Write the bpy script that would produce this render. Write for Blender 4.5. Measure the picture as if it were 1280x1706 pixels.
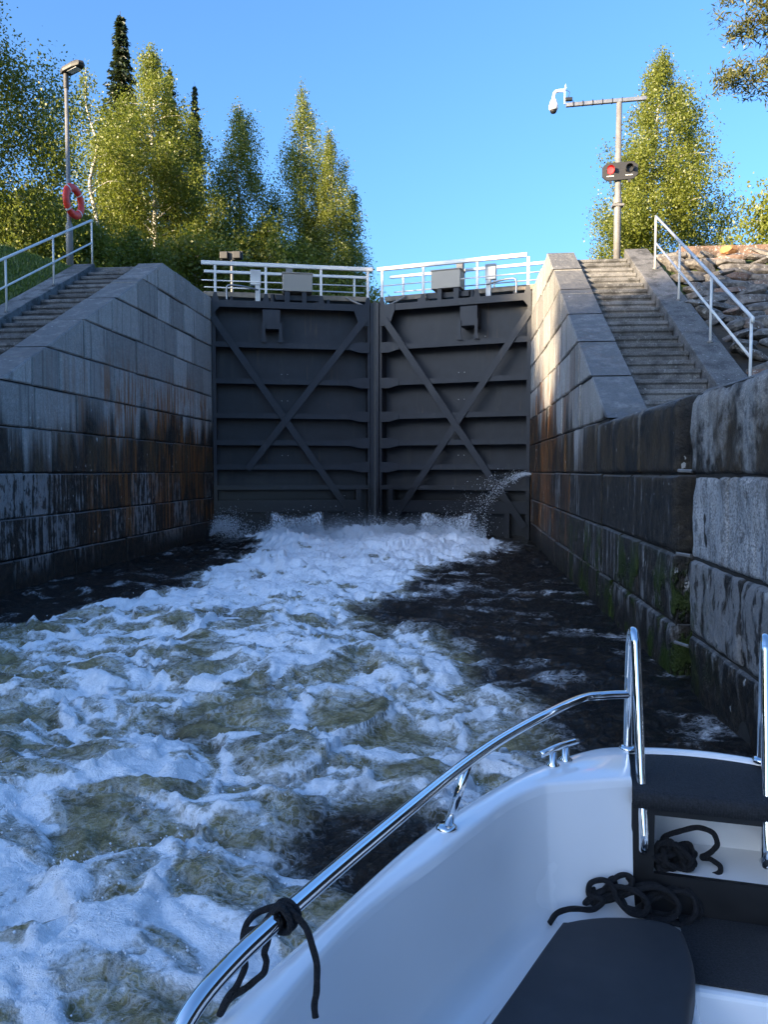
import bpy, bmesh, math, random
import numpy as np
from mathutils import Vector, Matrix

# ------------------------------------------------------------------ scene / camera / light
for o in list(bpy.data.objects):
    bpy.data.objects.remove(o)
S = bpy.context.scene
C = S.collection
F, CX, CY, H = 1282.0, 640.0, 853.0, 1.9
PITCH = math.atan(68 / F)
YAW = math.atan(125 / F * math.cos(PITCH))
cam = bpy.data.cameras.new('camera')
camo = bpy.data.objects.new('camera', cam); C.objects.link(camo)
cam.sensor_fit = 'VERTICAL'; cam.sensor_height = 36.0; cam.lens = F / 1706 * 36.0
cam.clip_start = 0.05; cam.clip_end = 3000
camo.location = (0, 0, H); camo.rotation_euler = (math.pi / 2 - PITCH, 0, YAW)
S.camera = camo

SUN_EL = math.radians(11.5)
SUN_AZ = Vector((-0.70, -0.71)).normalized()
sun_dir = Vector((SUN_AZ.x * math.cos(SUN_EL), SUN_AZ.y * math.cos(SUN_EL), math.sin(SUN_EL)))
W = bpy.data.worlds.new('World'); S.world = W; W.use_nodes = True
wn = W.node_tree; wn.nodes.clear()
sky = wn.nodes.new('ShaderNodeTexSky'); sky.sky_type = 'NISHITA'; sky.sun_disc = False
sky.sun_elevation = SUN_EL; sky.sun_rotation = math.atan2(SUN_AZ.x, SUN_AZ.y)
sky.air_density = 1.0; sky.dust_density = 4.0; sky.ozone_density = 5.7; sky.altitude = 100
bg = wn.nodes.new('ShaderNodeBackground'); bg.inputs[1].default_value = 0.15
wo = wn.nodes.new('ShaderNodeOutputWorld')
wn.links.new(sky.outputs[0], bg.inputs[0]); wn.links.new(bg.outputs[0], wo.inputs[0])
sl = bpy.data.lights.new('sun', 'SUN'); sl.energy = 5.0; sl.angle = math.radians(0.5); sl.color = (1.0, 0.78, 0.50)
so = bpy.data.objects.new('sun', sl); C.objects.link(so)
so.rotation_euler = (-sun_dir).to_track_quat('-Z', 'Y').to_euler(); so.location = sun_dir * 60
S.view_settings.view_transform = 'Standard'; S.view_settings.look = 'None'
S.view_settings.gamma = 1.0; S.view_settings.use_curve_mapping = False
S.view_settings.exposure = 1.96
S.render.engine = 'CYCLES'

# ------------------------------------------------------------------ helpers
def ray(x, y):
    u = (x - CX) / F; v = -(y - CY) / F
    cp, sp = math.cos(PITCH), math.sin(PITCH)
    d = (u, cp + v * sp, -sp + v * cp)
    c, s = math.cos(YAW), math.sin(YAW)
    return Vector((d[0] * c - d[1] * s, d[0] * s + d[1] * c, d[2]))
def onz(x, y, z): d = ray(x, y); return Vector((0, 0, H)) + d * ((z - H) / d.z)
def ony(x, y, Y): d = ray(x, y); return Vector((0, 0, H)) + d * (Y / d.y)
def onx(x, y, X): d = ray(x, y); return Vector((0, 0, H)) + d * (X / d.x)

def link(name, me, m=None, parent=None, smooth=False):
    o = bpy.data.objects.new(name, me); C.objects.link(o)
    if m is not None and len(me.materials) == 0: me.materials.append(m)
    if parent is not None: o.parent = parent
    if smooth: me.polygons.foreach_set('use_smooth', [True] * len(me.polygons))
    return o
def mk(name, v, f, m=None, parent=None, smooth=False):
    me = bpy.data.meshes.new(name); me.from_pydata([tuple(p) for p in v], [], f); me.update()
    return link(name, me, m, parent, smooth)
def mknp(name, v, quads, m=None, parent=None, smooth=False):
    me = bpy.data.meshes.new(name)
    n = len(quads); k = quads.shape[1]
    me.vertices.add(len(v)); me.vertices.foreach_set('co', np.ascontiguousarray(v, dtype=np.float32).ravel())
    me.loops.add(n * k); me.loops.foreach_set('vertex_index', np.ascontiguousarray(quads, dtype=np.int32).ravel())
    me.polygons.add(n); me.polygons.foreach_set('loop_start', np.arange(0, n * k, k, dtype=np.int32))
    me.polygons.foreach_set('loop_total', np.full(n, k, dtype=np.int32))
    me.update(calc_edges=True); me.validate()
    return link(name, me, m, parent, smooth)
def tag(o, label, cat, group=None, kind=None):
    o['label'] = label; o['category'] = cat
    if group: o['group'] = group
    if kind: o['kind'] = kind
    return o
def structure(o): o['kind'] = 'structure'; return o
def thing(name, label, cat, loc=(0, 0, 0), rz=0, group=None):
    o = bpy.data.objects.new(name, None); C.objects.link(o); o.empty_display_size = 0.2
    o.location = loc; o.rotation_euler = (0, 0, rz)
    return tag(o, label, cat, group)
class MB:
    """collects boxes, prisms and tubes into one mesh"""
    def __init__(s): s.v = []; s.f = []
    def add(s, v, f):
        b = len(s.v); s.v += [Vector(p) for p in v]; s.f += [tuple(i + b for i in q) for q in f]
    def box(s, a, b):
        x0, y0, z0 = a; x1, y1, z1 = b
        s.add([(x0, y0, z0), (x1, y0, z0), (x1, y1, z0), (x0, y1, z0), (x0, y0, z1), (x1, y0, z1), (x1, y1, z1), (x0, y1, z1)],
              [(0, 3, 2, 1), (4, 5, 6, 7), (0, 1, 5, 4), (1, 2, 6, 5), (2, 3, 7, 6), (3, 0, 4, 7)])
    def prism(s, poly, axis, a, b):
        """poly in the two other axes, extruded along axis from a to b"""
        n = len(poly)
        def P(p, w):
            return (w, p[0], p[1]) if axis == 'x' else (p[0], w, p[1]) if axis == 'y' else (p[0], p[1], w)
        s.add([P(p, a) for p in poly] + [P(p, b) for p in poly],
              [tuple(range(n))[::-1], tuple(range(n, 2 * n))] + [(i, (i + 1) % n, n + (i + 1) % n, n + i) for i in range(n)])
    def tube(s, pts, r, n=8, cap=True):
        pts = [Vector(p) for p in pts]; m = len(pts)
        rr = r if isinstance(r, (list, tuple)) else [r] * m
        rings = []; prev = None
        for i, p in enumerate(pts):
            t = (pts[min(i + 1, m - 1)] - pts[max(i - 1, 0)]).normalized()
            if prev is None:
                u = t.orthogonal().normalized()
            else:
                u = prev - t * prev.dot(t)
                u = u.normalized() if u.length > 1e-6 else t.orthogonal().normalized()
            prev = u; w = t.cross(u)
            rings.append([p + (u * math.cos(2 * math.pi * k / n) + w * math.sin(2 * math.pi * k / n)) * rr[i] for k in range(n)])
        v = [q for R in rings for q in R]; f = []
        for i in range(m - 1):
            for k in range(n):
                f.append((i * n + k, i * n + (k + 1) % n, (i + 1) * n + (k + 1) % n, (i + 1) * n + k))
        if cap:
            f.append(tuple(range(n))[::-1]); f.append(tuple(range((m - 1) * n, m * n)))
        s.add(v, f)
    def bar(s, a, b, w, h, up=(0, 0, 1)):
        a, b = Vector(a), Vector(b); t = (b - a).normalized(); up = Vector(up)
        x = t.cross(up).normalized(); z = x.cross(t)
        v = []
        for p in (a, b):
            for i, j in ((-1, -1), (1, -1), (1, 1), (-1, 1)):
                v.append(p + x * (i * w / 2) + z * (j * h / 2))
        s.add(v, [(0, 1, 2, 3), (7, 6, 5, 4), (0, 4, 5, 1), (1, 5, 6, 2), (2, 6, 7, 3), (3, 7, 4, 0)])
    def build(s, name, m, parent=None, smooth=False, bevel=0):
        me = bpy.data.meshes.new(name); me.from_pydata([tuple(p) for p in s.v], [], s.f); me.update()
        bm = bmesh.new(); bm.from_mesh(me)
        bmesh.ops.recalc_face_normals(bm, faces=bm.faces)
        if bevel:
            ed = [e for e in bm.edges if len(e.link_faces) == 2 and e.calc_face_angle(0) > 0.5]
            bmesh.ops.bevel(bm, geom=ed, offset=bevel, segments=1 if bevel < .012 else 2, affect='EDGES', profile=0.5)
        bm.to_mesh(me); bm.free()
        return link(name, me, m, parent, smooth)
def spline(pts, n=6):
    P = [Vector(p) for p in pts]; out = []
    for i in range(len(P) - 1):
        a = P[max(i - 1, 0)]; b = P[i]; c = P[i + 1]; d = P[min(i + 2, len(P) - 1)]
        for k in range(n):
            t = k / n
            out.append(0.5 * ((2 * b) + (c - a) * t + (2 * a - 5 * b + 4 * c - d) * t * t + (3 * b - a - 3 * c + d) * t ** 3))
    out.append(P[-1]); return out

# numpy noise
def _h(ix, iy, seed):
    n = (ix.astype(np.int64) * 374761393 + iy.astype(np.int64) * 668265263 + seed * 974634777) & 0x7fffffff
    n = ((n ^ (n >> 13)) * 1274126177) & 0x7fffffff
    n = ((n ^ (n >> 16)) * 1103515245 + 12345) & 0x7fffffff
    return (n ^ (n >> 11)).astype(np.float64) % 100003 / 100003.0
def vn(x, y, seed=0):
    ix = np.floor(x); iy = np.floor(y); fx = x - ix; fy = y - iy
    ux = fx * fx * fx * (fx * (fx * 6 - 15) + 10); uy = fy * fy * fy * (fy * (fy * 6 - 15) + 10)
    a = _h(ix, iy, seed); b = _h(ix + 1, iy, seed); c = _h(ix, iy + 1, seed); d = _h(ix + 1, iy + 1, seed)
    return (a * (1 - ux) + b * ux) * (1 - uy) + (c * (1 - ux) + d * ux) * uy
def fbm(x, y, seed=0, o=4, g=0.5):
    s = 0; a = 1; t = 0
    for i in range(o):
        s = s + a * vn(x * 2 ** i + 17.3 * i, y * 2 ** i - 9.1 * i, seed + i); t += a; a *= g
    return s / t
def worley(x, y, seed=0):
    ix = np.floor(x); iy = np.floor(y)
    f1 = np.full(x.shape, 9.0); f2 = np.full(x.shape, 9.0); idv = np.zeros(x.shape)
    for dx in (-1, 0, 1):
        for dy in (-1, 0, 1):
            cx = ix + dx; cy = iy + dy
            px = cx + _h(cx, cy, seed); py = cy + _h(cx, cy, seed + 7)
            d = np.hypot(px - x, py - y)
            m = d < f1
            f2 = np.where(m, f1, np.minimum(f2, d)); idv = np.where(m, _h(cx, cy, seed + 19), idv); f1 = np.where(m, d, f1)
    return f1, f2, idv
def sst(a, b, x):
    t = np.clip((x - a) / (b - a), 0, 1); return t * t * (3 - 2 * t)

# ------------------------------------------------------------------ materials
class NT:
    def __init__(s, name):
        s.m = bpy.data.materials.new(name); s.m.use_nodes = True; s.t = s.m.node_tree; s.t.nodes.clear()
        s.out = s.t.nodes.new('ShaderNodeOutputMaterial')
    def n(s, typ, **k):
        nd = s.t.nodes.new('ShaderNode' + typ)
        for a, b in k.items(): setattr(nd, a, b)
        return nd
    def set(s, sock, v):
        if hasattr(v, 'is_output') or isinstance(v, bpy.types.NodeSocket): s.t.links.new(v, sock)
        else:
            if isinstance(v, (tuple, list)) and len(v) == 3 and sock.type == 'RGBA': v = (*v, 1)
            sock.default_value = v
    def math(s, op, a, b=0.0, clamp=False):
        nd = s.n('Math', operation=op, use_clamp=clamp); s.set(nd.inputs[0], a); s.set(nd.inputs[1], b); return nd.outputs[0]
    def mix(s, f, a, b, typ='MIX'):
        nd = s.n('Mix', data_type='RGBA', blend_type=typ); s.set(nd.inputs[0], f); s.set(nd.inputs[6], a); s.set(nd.inputs[7], b); return nd.outputs[2]
    def rng(s, v, a, b, c=0.0, d=1.0, smooth=True):
        nd = s.n('MapRange', interpolation_type='SMOOTHSTEP' if smooth else 'LINEAR')
        s.set(nd.inputs[0], v); s.set(nd.inputs[1], a); s.set(nd.inputs[2], b); s.set(nd.inputs[3], c); s.set(nd.inputs[4], d); return nd.outputs[0]
    def pos(s):
        return s.n('NewGeometry').outputs['Position']
    def objco(s): return s.n('TexCoord').outputs['Object']
    def noise(s, vec, scale, detail=4.0, rough=0.55, stretch=None, loc=(0, 0, 0), dist=0.0):
        if stretch or loc != (0, 0, 0):
            mp = s.n('Mapping'); s.set(mp.inputs[0], vec); mp.inputs[1].default_value = loc
            mp.inputs[3].default_value = stretch or (1, 1, 1); vec = mp.outputs[0]
        nd = s.n('TexNoise'); s.set(nd.inputs['Vector'], vec); nd.inputs['Scale'].default_value = scale
        nd.inputs['Detail'].default_value = detail; nd.inputs['Roughness'].default_value = rough; nd.inputs['Distortion'].default_value = dist
        return nd.outputs[0]
    def sep(s, v): nd = s.n('SeparateXYZ'); s.set(nd.inputs[0], v); return nd.outputs
    def rand(s): return s.n('ObjectInfo').outputs['Random']
    def oattr(s, name): nd = s.n('Attribute', attribute_type='OBJECT', attribute_name=name); return nd.outputs['Fac']
    def attr(s, name): nd = s.n('Attribute', attribute_type='GEOMETRY', attribute_name=name); return nd.outputs
    def bump(s, h, strength=0.4, dist=0.02, nrm=None):
        nd = s.n('Bump'); s.set(nd.inputs['Height'], h); nd.inputs['Strength'].default_value = strength; nd.inputs['Distance'].default_value = dist
        if nrm is not None: s.set(nd.inputs['Normal'], nrm)
        return nd.outputs[0]
    def bsdf(s, col, rough=0.5, metal=0.0, nrm=None, **k):
        nd = s.n('BsdfPrincipled'); s.set(nd.inputs['Base Color'], col); s.set(nd.inputs['Roughness'], rough); s.set(nd.inputs['Metallic'], metal)
        if nrm is not None: s.set(nd.inputs['Normal'], nrm)
        for a, b in k.items(): s.set(nd.inputs[a.replace('_', ' ')], b)
        s.t.links.new(nd.outputs[0], s.out.inputs[0]); return nd

def plain(name, col, rough=0.5, metal=0.0, var=0.15, scale=8.0, bump=0.0, bscale=60.0, **k):
    t = NT(name); p = t.objco()
    a = t.noise(p, scale, 5)
    c = t.mix(t.rng(a, .3, .7), tuple(x * (1 - var) for x in col), tuple(min(1, x * (1 + var)) for x in col))
    r = t.rng(t.noise(p, scale * 2.3, 3), .3, .7, max(0, rough - .06), min(1, rough + .06))
    nrm = t.bump(t.noise(p, bscale, 3), bump, .01) if bump else None
    t.bsdf(c, r, metal, nrm, **k); return t.m

def granite(name, mode):
    """weathered granite; stains are tied to the height above the water and to the gate"""
    t = NT(name); P = t.pos(); X, Y, Z = t.sep(P)[:3]
    rnd = t.rand(); pale = t.oattr('pale'); dry = t.oattr('dry')
    g1 = t.noise(P, 55, 3, .7); g2 = t.noise(P, 6, 5, .6); g3 = t.noise(P, 170, 2, .6)
    base = t.mix(t.rng(g1, .32, .68), (.23, .222, .21), (.43, .415, .39))
    base = t.mix(t.math('MULTIPLY', t.rng(g3, .56, .66), .6), base, (.05, .05, .055))
    base = t.mix(t.rng(g2, .35, .7, 0, .5), base, (.24, .235, .22))
    tint = t.math('ADD', t.math('MULTIPLY', rnd, .5), .72)
    cmb = t.n('CombineColor'); 
    for i in range(3): t.set(cmb.inputs[i], tint)
    base = t.mix(1.0, base, cmb.outputs[0], 'MULTIPLY')
    ofs = t.n('VectorMath', operation='MULTIPLY_ADD'); cv = t.n('CombineXYZ'); t.set(cv.inputs[0], rnd); t.set(cv.inputs[1], rnd); t.set(cv.inputs[2], rnd); t.set(ofs.inputs[0], cv.outputs[0]); ofs.inputs[1].default_value = (3, 1.7, 5); t.set(ofs.inputs[2], P); Q = ofs.outputs[0]
    st1 = t.noise(Q, 1.0, 5, .62, (7, 7, .22)); st2 = t.noise(P, 1.0, 4, .6, (2.6, 2.6, .16), (3, 5, 1)); st3 = t.noise(Q, 1.0, 5, .65, (11, 11, .5), (9, 2, 4))
    col = base
    if mode == 'wall':
        col = t.mix(t.rng(st1, .53, .70, 0, .62), col, (.065, .064, .06))       # dark runs
        col = t.mix(t.rng(st3, .60, .72, 0, .4), col, (.42, .42, .41))          # lime runs
        zz = t.math('ADD', Z, t.math('MULTIPLY', t.math('SUBTRACT', st2, .5), 3.2))
        zz = t.math('ADD', zz, t.math('MULTIPLY', t.math('SUBTRACT', rnd, .5), .5))
        zz = t.math('ADD', zz, t.rng(Y, 12, 21, 0, -.9))
        zz = t.math('ADD', zz, t.math('MULTIPLY', t.rng(X, 0, 1), t.rng(Y, 12, 8, 0, -.75)))
        zz = t.math('ADD', zz, t.math('MULTIPLY', dry, t.math('ADD', 1.0, t.math('MULTIPLY', t.math('SUBTRACT', g2, .5), 3.0))))
        wet = t.rng(zz, 2.95, 2.0, 0, .96)
        dk = t.mix(t.rng(t.noise(P, 9, 4), .35, .7), (.008, .0075, .007), (.035, .027, .018))
        col = t.mix(wet, col, dk)
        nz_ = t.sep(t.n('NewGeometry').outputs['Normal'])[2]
        col = t.mix(t.math('MULTIPLY', t.rng(nz_, .45, .75), t.rng(t.noise(P, 4, 6, .7), .3, .55, .45, .9)), col, t.mix(g1, (.075, .078, .082), (.17, .172, .175)))   # upward faces darkened in mottles to hold back the bright sky glow
        # scraped pale patches, hanging ragged below each course
        pn = t.math('ADD', t.math('MULTIPLY', st3, .6), t.math('MULTIPLY', t.noise(P, 5, 6, .7, (1, 1, .55)), .5))
        pm = t.rng(t.math('ADD', pn, t.math('MULTIPLY', pale, .28)), .64, .73, 0, .85)
        pm = t.math('MULTIPLY', pm, t.rng(Z, 2.9, 2.2))
        pm = t.math('MULTIPLY', pm, t.rng(Z, .1, .55))
        holes = t.rng(t.noise(P, 9, 4, .6, (1, 1, .45), (4, 4, 4)), .55, .61)
        pm = t.math('MULTIPLY', pm, t.math('SUBTRACT', 1.0, t.math('MULTIPLY', holes, t.rng(pale, .6, 1.5, .9, .5))))
        col = t.mix(pm, col, t.mix(t.rng(pale, .6, 1.5), t.mix(g1, (.16, .155, .15), (.36, .355, .35)), t.mix(t.rng(t.math('ADD', t.math('MULTIPLY', g1, .6), t.math('MULTIPLY', st3, .4)), .40, .58), (.20, .20, .20), (.56, .56, .56))))
        # rust below the gate anchors
        rm = t.math('MULTIPLY', t.rng(st3, .44, .58), t.rng(t.noise(P, 1.0, 3, .5, (1.3, 1.3, .7), (7, 1, 2)), .42, .54))
        rm = t.math('MULTIPLY', rm, t.math('MULTIPLY', t.rng(Y, 11.5, 16.0), t.math('MULTIPLY', t.rng(Z, 4.7, 3.5), t.rng(Z, .2, .8))))
        col = t.mix(t.math('MULTIPLY', rm, .85), col, t.mix(st1, (.12, .035, .008), (.30, .135, .04)))
        # brown film under the tide mark
        bm_ = t.math('MULTIPLY', t.rng(t.noise(P, .8, 4, .6, (2, 2, .8)), .45, .6), t.math('MULTIPLY', t.rng(Z, 1.6, 1.9), t.rng(Z, 2.9, 2.5)))
        col = t.mix(t.math('MULTIPLY', bm_, .4), col, (.10, .068, .035))
        # moss on the right wall near the water
        mm = t.math('MULTIPLY', t.rng(t.noise(P, 2.2, 6, .7, (1, 1, .6)), .50, .57), t.math('MULTIPLY', t.rng(X, 0, 1), t.math('MULTIPLY', t.rng(Z, 1.25, .8), t.math('MULTIPLY', t.rng(Y, 5.8, 7.5), t.rng(Y, 16, 12)))))
        col = t.mix(mm, col, t.mix(g1, (.012, .02, .003), (.045, .07, .010)))
        sp = t.math('MULTIPLY', t.rng(t.noise(P, 11, 3, .5, (1, 1, .7), (8, 8, 8)), .685, .72), t.rng(t.noise(P, 1.3, 3), .42, .6))
        col = t.mix(t.math('MULTIPLY', sp, .8), col, (.5, .5, .49))            # pale lichen and droppings
        rough = t.math('SUBTRACT', .82, t.math('MULTIPLY', wet, .34))
        hb = t.math('ADD', t.math('MULTIPLY', g2, 1.2), t.math('ADD', t.math('MULTIPLY', g1, .35), t.math('ADD', t.math('MULTIPLY', st3, .5), t.math('MULTIPLY', mm, 1.2))))
        nrm = t.bump(hb, .9, .04)
    else:
        col = t.mix(1.0, col, (.52, .53, .56), 'MULTIPLY')
        col = t.mix(t.rng(t.noise(P, 3.5, 6, .65), .44, .64, 0, .8), col, (.05, .05, .05))
        col = t.mix(t.rng(t.noise(P, 14, 5, .7), .57, .66, 0, .5), col, (.36, .36, .35))
        col = t.mix(t.rng(t.noise(P, 8, 5, .7, None, (3, 3, 3)), .60, .68, 0, .6), col, (.05, .05, .035))
        rough = .88
        nrm = t.bump(t.math('ADD', g2, t.math('MULTIPLY', g1, .5)), .6, .025)
    t.bsdf(col, rough, 0.0, nrm, Specular_IOR_Level=.22); return t.m

M = {}
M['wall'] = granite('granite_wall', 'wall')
M['step'] = granite('granite_step', 'step')
M['mortar'] = plain('dark_joint', (.02, .019, .017), .95)
M['white'] = plain('gelcoat', (.88, .88, .88), .16, 0, .015, 2.0, Coat_Weight=0.5, Coat_Roughness=0.05)
M['liner'] = plain('liner_gelcoat', (.84, .84, .84), .22, 0, .02, 2.0)
M['hull'] = plain('hull_gelcoat', (.70, .71, .72), .2, 0, .02)
M['steel'] = plain('polished_steel', (.78, .78, .78), .055, 1.0, .03)
M['black'] = plain('black_plastic', (.008, .008, .009), .5, 0, .2)
M['rope'] = plain('black_rope', (.007, .007, .009), .85, 0, .4, 90, .9, 320)
M['cushion'] = plain('charcoal_cushion', (.022, .024, .028), .62, 0, .08, 3, .12, 500)
M['paint'] = plain('white_paint', (.62, .615, .59), .38, 0, .05, 3, .05)
M['galv'] = plain('galvanised', (.28, .28, .285), .45, .75, .12, 7)
M['galvd'] = plain('galvanised_dull', (.19, .185, .18), .6, .2, .15, 7)
M['tan'] = plain('weathered_beam', (.24, .20, .155), .8, 0, .25, 5, .2)
M['lampgrey'] = plain('lamp_grey', (.05, .048, .045), .5, .1, .1)
M['signal'] = plain('signal_black', (.012, .012, .014), .55, 0, .1)
M['camwhite'] = plain('camera_white', (.78, .77, .75), .3, 0, .03)
M['soil'] = plain('dark_soil', (.035, .028, .02), .95, 0, .4, 3, .6, 15)
M['bark'] = None
def mat_gate():
    t = NT('gate_paint'); P = t.pos(); X, Y, Z = t.sep(P)[:3]
    n1 = t.noise(P, 1.0, 5, .6, (3, 3, .5)); n2 = t.noise(P, 3.0, 5, .6)
    c = t.mix(t.rng(n2, .3, .7), (.006, .008, .014), (.011, .014, .022))
    c = t.mix(t.rng(n1, .56, .72, 0, .5), c, (.034, .032, .032))
    wet = t.rng(t.math('ADD', Z, t.math('MULTIPLY', n1, 1.3)), 2.6, 1.7)
    run = t.math('MULTIPLY', t.rng(t.noise(P, 1.0, 5, .65, (9, 9, .4), (3, 1, 0)), .58, .70), t.rng(t.noise(P, .9, 3), .45, .62))
    c = t.mix(t.math('MULTIPLY', run, .55), c, (.07, .045, .028))
    c = t.mix(t.math('MULTIPLY', wet, .75), c, (.007, .007, .008))
    r = t.math('SUBTRACT', .55, t.math('MULTIPLY', wet, .25))
    t.bsdf(c, r, 0, t.bump(n2, .15, .02)); return t.m
M['gate'] = mat_gate()
def mat_checker():
    t = NT('checker_plate'); P = t.objco()
    w = t.n('TexVoronoi', feature='F1', distance='CHEBYCHEV'); t.set(w.inputs['Vector'], P); w.inputs['Scale'].default_value = 20; w.inputs['Randomness'].default_value = 0
    k = t.rng(w.outputs[0], .2, .4)
    c = t.mix(k, (.38, .34, .285), (.26, .235, .20))
    t.bsdf(c, .5, .35, t.bump(k, .6, .01)); return t.m
M['checker'] = mat_checker()
def mat_nonslip():
    t = NT('nonslip_mat'); P = t.objco()
    n = t.noise(P, 160, 3, .7)
    w = t.n('TexWave', wave_type='BANDS', bands_direction='X'); t.set(w.inputs[0], P); w.inputs['Scale'].default_value = 45; w.inputs['Distortion'].default_value = 3
    h = t.math('ADD', n, t.math('MULTIPLY', w.outputs[1], .12))
    t.bsdf(t.mix(t.rng(n, .35, .7), (.008, .009, .011), (.026, .028, .033)), .75, 0, t.bump(h, .9, .006)); return t.m
M['nonslip'] = mat_nonslip()
def mat_emit(name, col, e):
    t = NT(name); t.bsdf(tuple(c * .5 for c in col), .3, Emission_Color=(*col, 1), Emission_Strength=e); return t.m
M['red'] = mat_emit('red_signal_light', (1.0, .025, .02), 2.2)
M['ring'] = plain('lifebuoy_orange', (.68, .035, .016), .45, 0, .06, 6)
M['ringband'] = plain('lifebuoy_band', (.75, .72, .68), .5)
def mat_leaf(name, a, b, c, tr=.35):
    t = NT(name); q = t.attr('tint')[2]
    col = t.mix(t.rng(q, 0, .6, smooth=False), a, b); col = t.mix(t.rng(q, .6, 1, smooth=False), col, c)
    d = t.n('BsdfDiffuse'); t.set(d.inputs[0], col)
    l = t.n('BsdfTranslucent'); t.set(l.inputs[0], t.mix(.5, col, (.16, .20, .02)))
    g = t.n('BsdfGlossy'); g.inputs[1].default_value = .45; g.inputs[0].default_value = (.5, .5, .5, 1)
    m1 = t.n('MixShader'); m1.inputs[0].default_value = tr; t.set(m1.inputs[1], d.outputs[0]); t.set(m1.inputs[2], l.outputs[0])
    m2 = t.n('MixShader'); m2.inputs[0].default_value = .06; t.set(m2.inputs[1], m1.outputs[0]); t.set(m2.inputs[2], g.outputs[0])
    t.t.links.new(m2.outputs[0], t.out.inputs[0]); return t.m
M['birch'] = mat_leaf('birch_leaf', (.13, .165, .022), (.215, .245, .034), (.27, .285, .048), .56)
M['spruce'] = mat_leaf('spruce_needle', (.010, .020, .010), (.022, .038, .016), (.04, .055, .02), .12)
M['pine'] = mat_leaf('pine_needle', (.06, .075, .02), (.12, .125, .036), (.18, .15, .045), .35)
M['grass'] = mat_leaf('grass_blade', (.06, .11, .016), (.11, .17, .026), (.16, .19, .045), .4)
def mat_bark():
    t = NT('birch_bark'); P = t.objco()
    c = t.mix(t.rng(t.noise(P, 1.0, 4, .6, (3, 3, 9)), .52, .6), (.50, .47, .42), (.05, .045, .04))
    t.bsdf(c, .85); return t.m
M['bark'] = mat_bark()
M['darkbark'] = plain('conifer_bark', (.07, .05, .037), .9, 0, .3, 6)
def mat_ground():
    t = NT('grass_ground'); P = t.pos()
    c = t.mix(t.rng(t.noise(P, 2.0, 6, .65), .35, .65), (.035, .06, .012), (.075, .10, .022))
    t.bsdf(c, .95, 0, t.bump(t.noise(P, 25, 4), .5, .04)); return t.m
M['ground'] = mat_ground()
def mat_rock():
    t = NT('slope_rock'); P = t.pos(); r = t.rand(); w = t.oattr('warm')
    c = t.mix(t.rng(t.noise(P, 9, 6, .65), .35, .65), (.075, .068, .062), (.19, .175, .16))
    c = t.mix(t.rng(r, .6, 1.0, 0, .6), c, (.20, .105, .065))
    c = t.mix(t.math('MULTIPLY', t.rng(t.noise(P, 16, 5, .7), .57, .63), t.rng(r, .2, .3)), c, (.36, .36, .35))
    c = t.mix(t.math('MULTIPLY', t.rng(t.noise(P, 3, 5, .7), .52, .6), .6), c, (.035, .03, .026))
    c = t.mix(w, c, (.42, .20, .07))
    t.bsdf(c, .9, 0, t.bump(t.noise(P, 22, 5, .65), .8, .03)); return t.m
M['rock'] = mat_rock()

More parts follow.
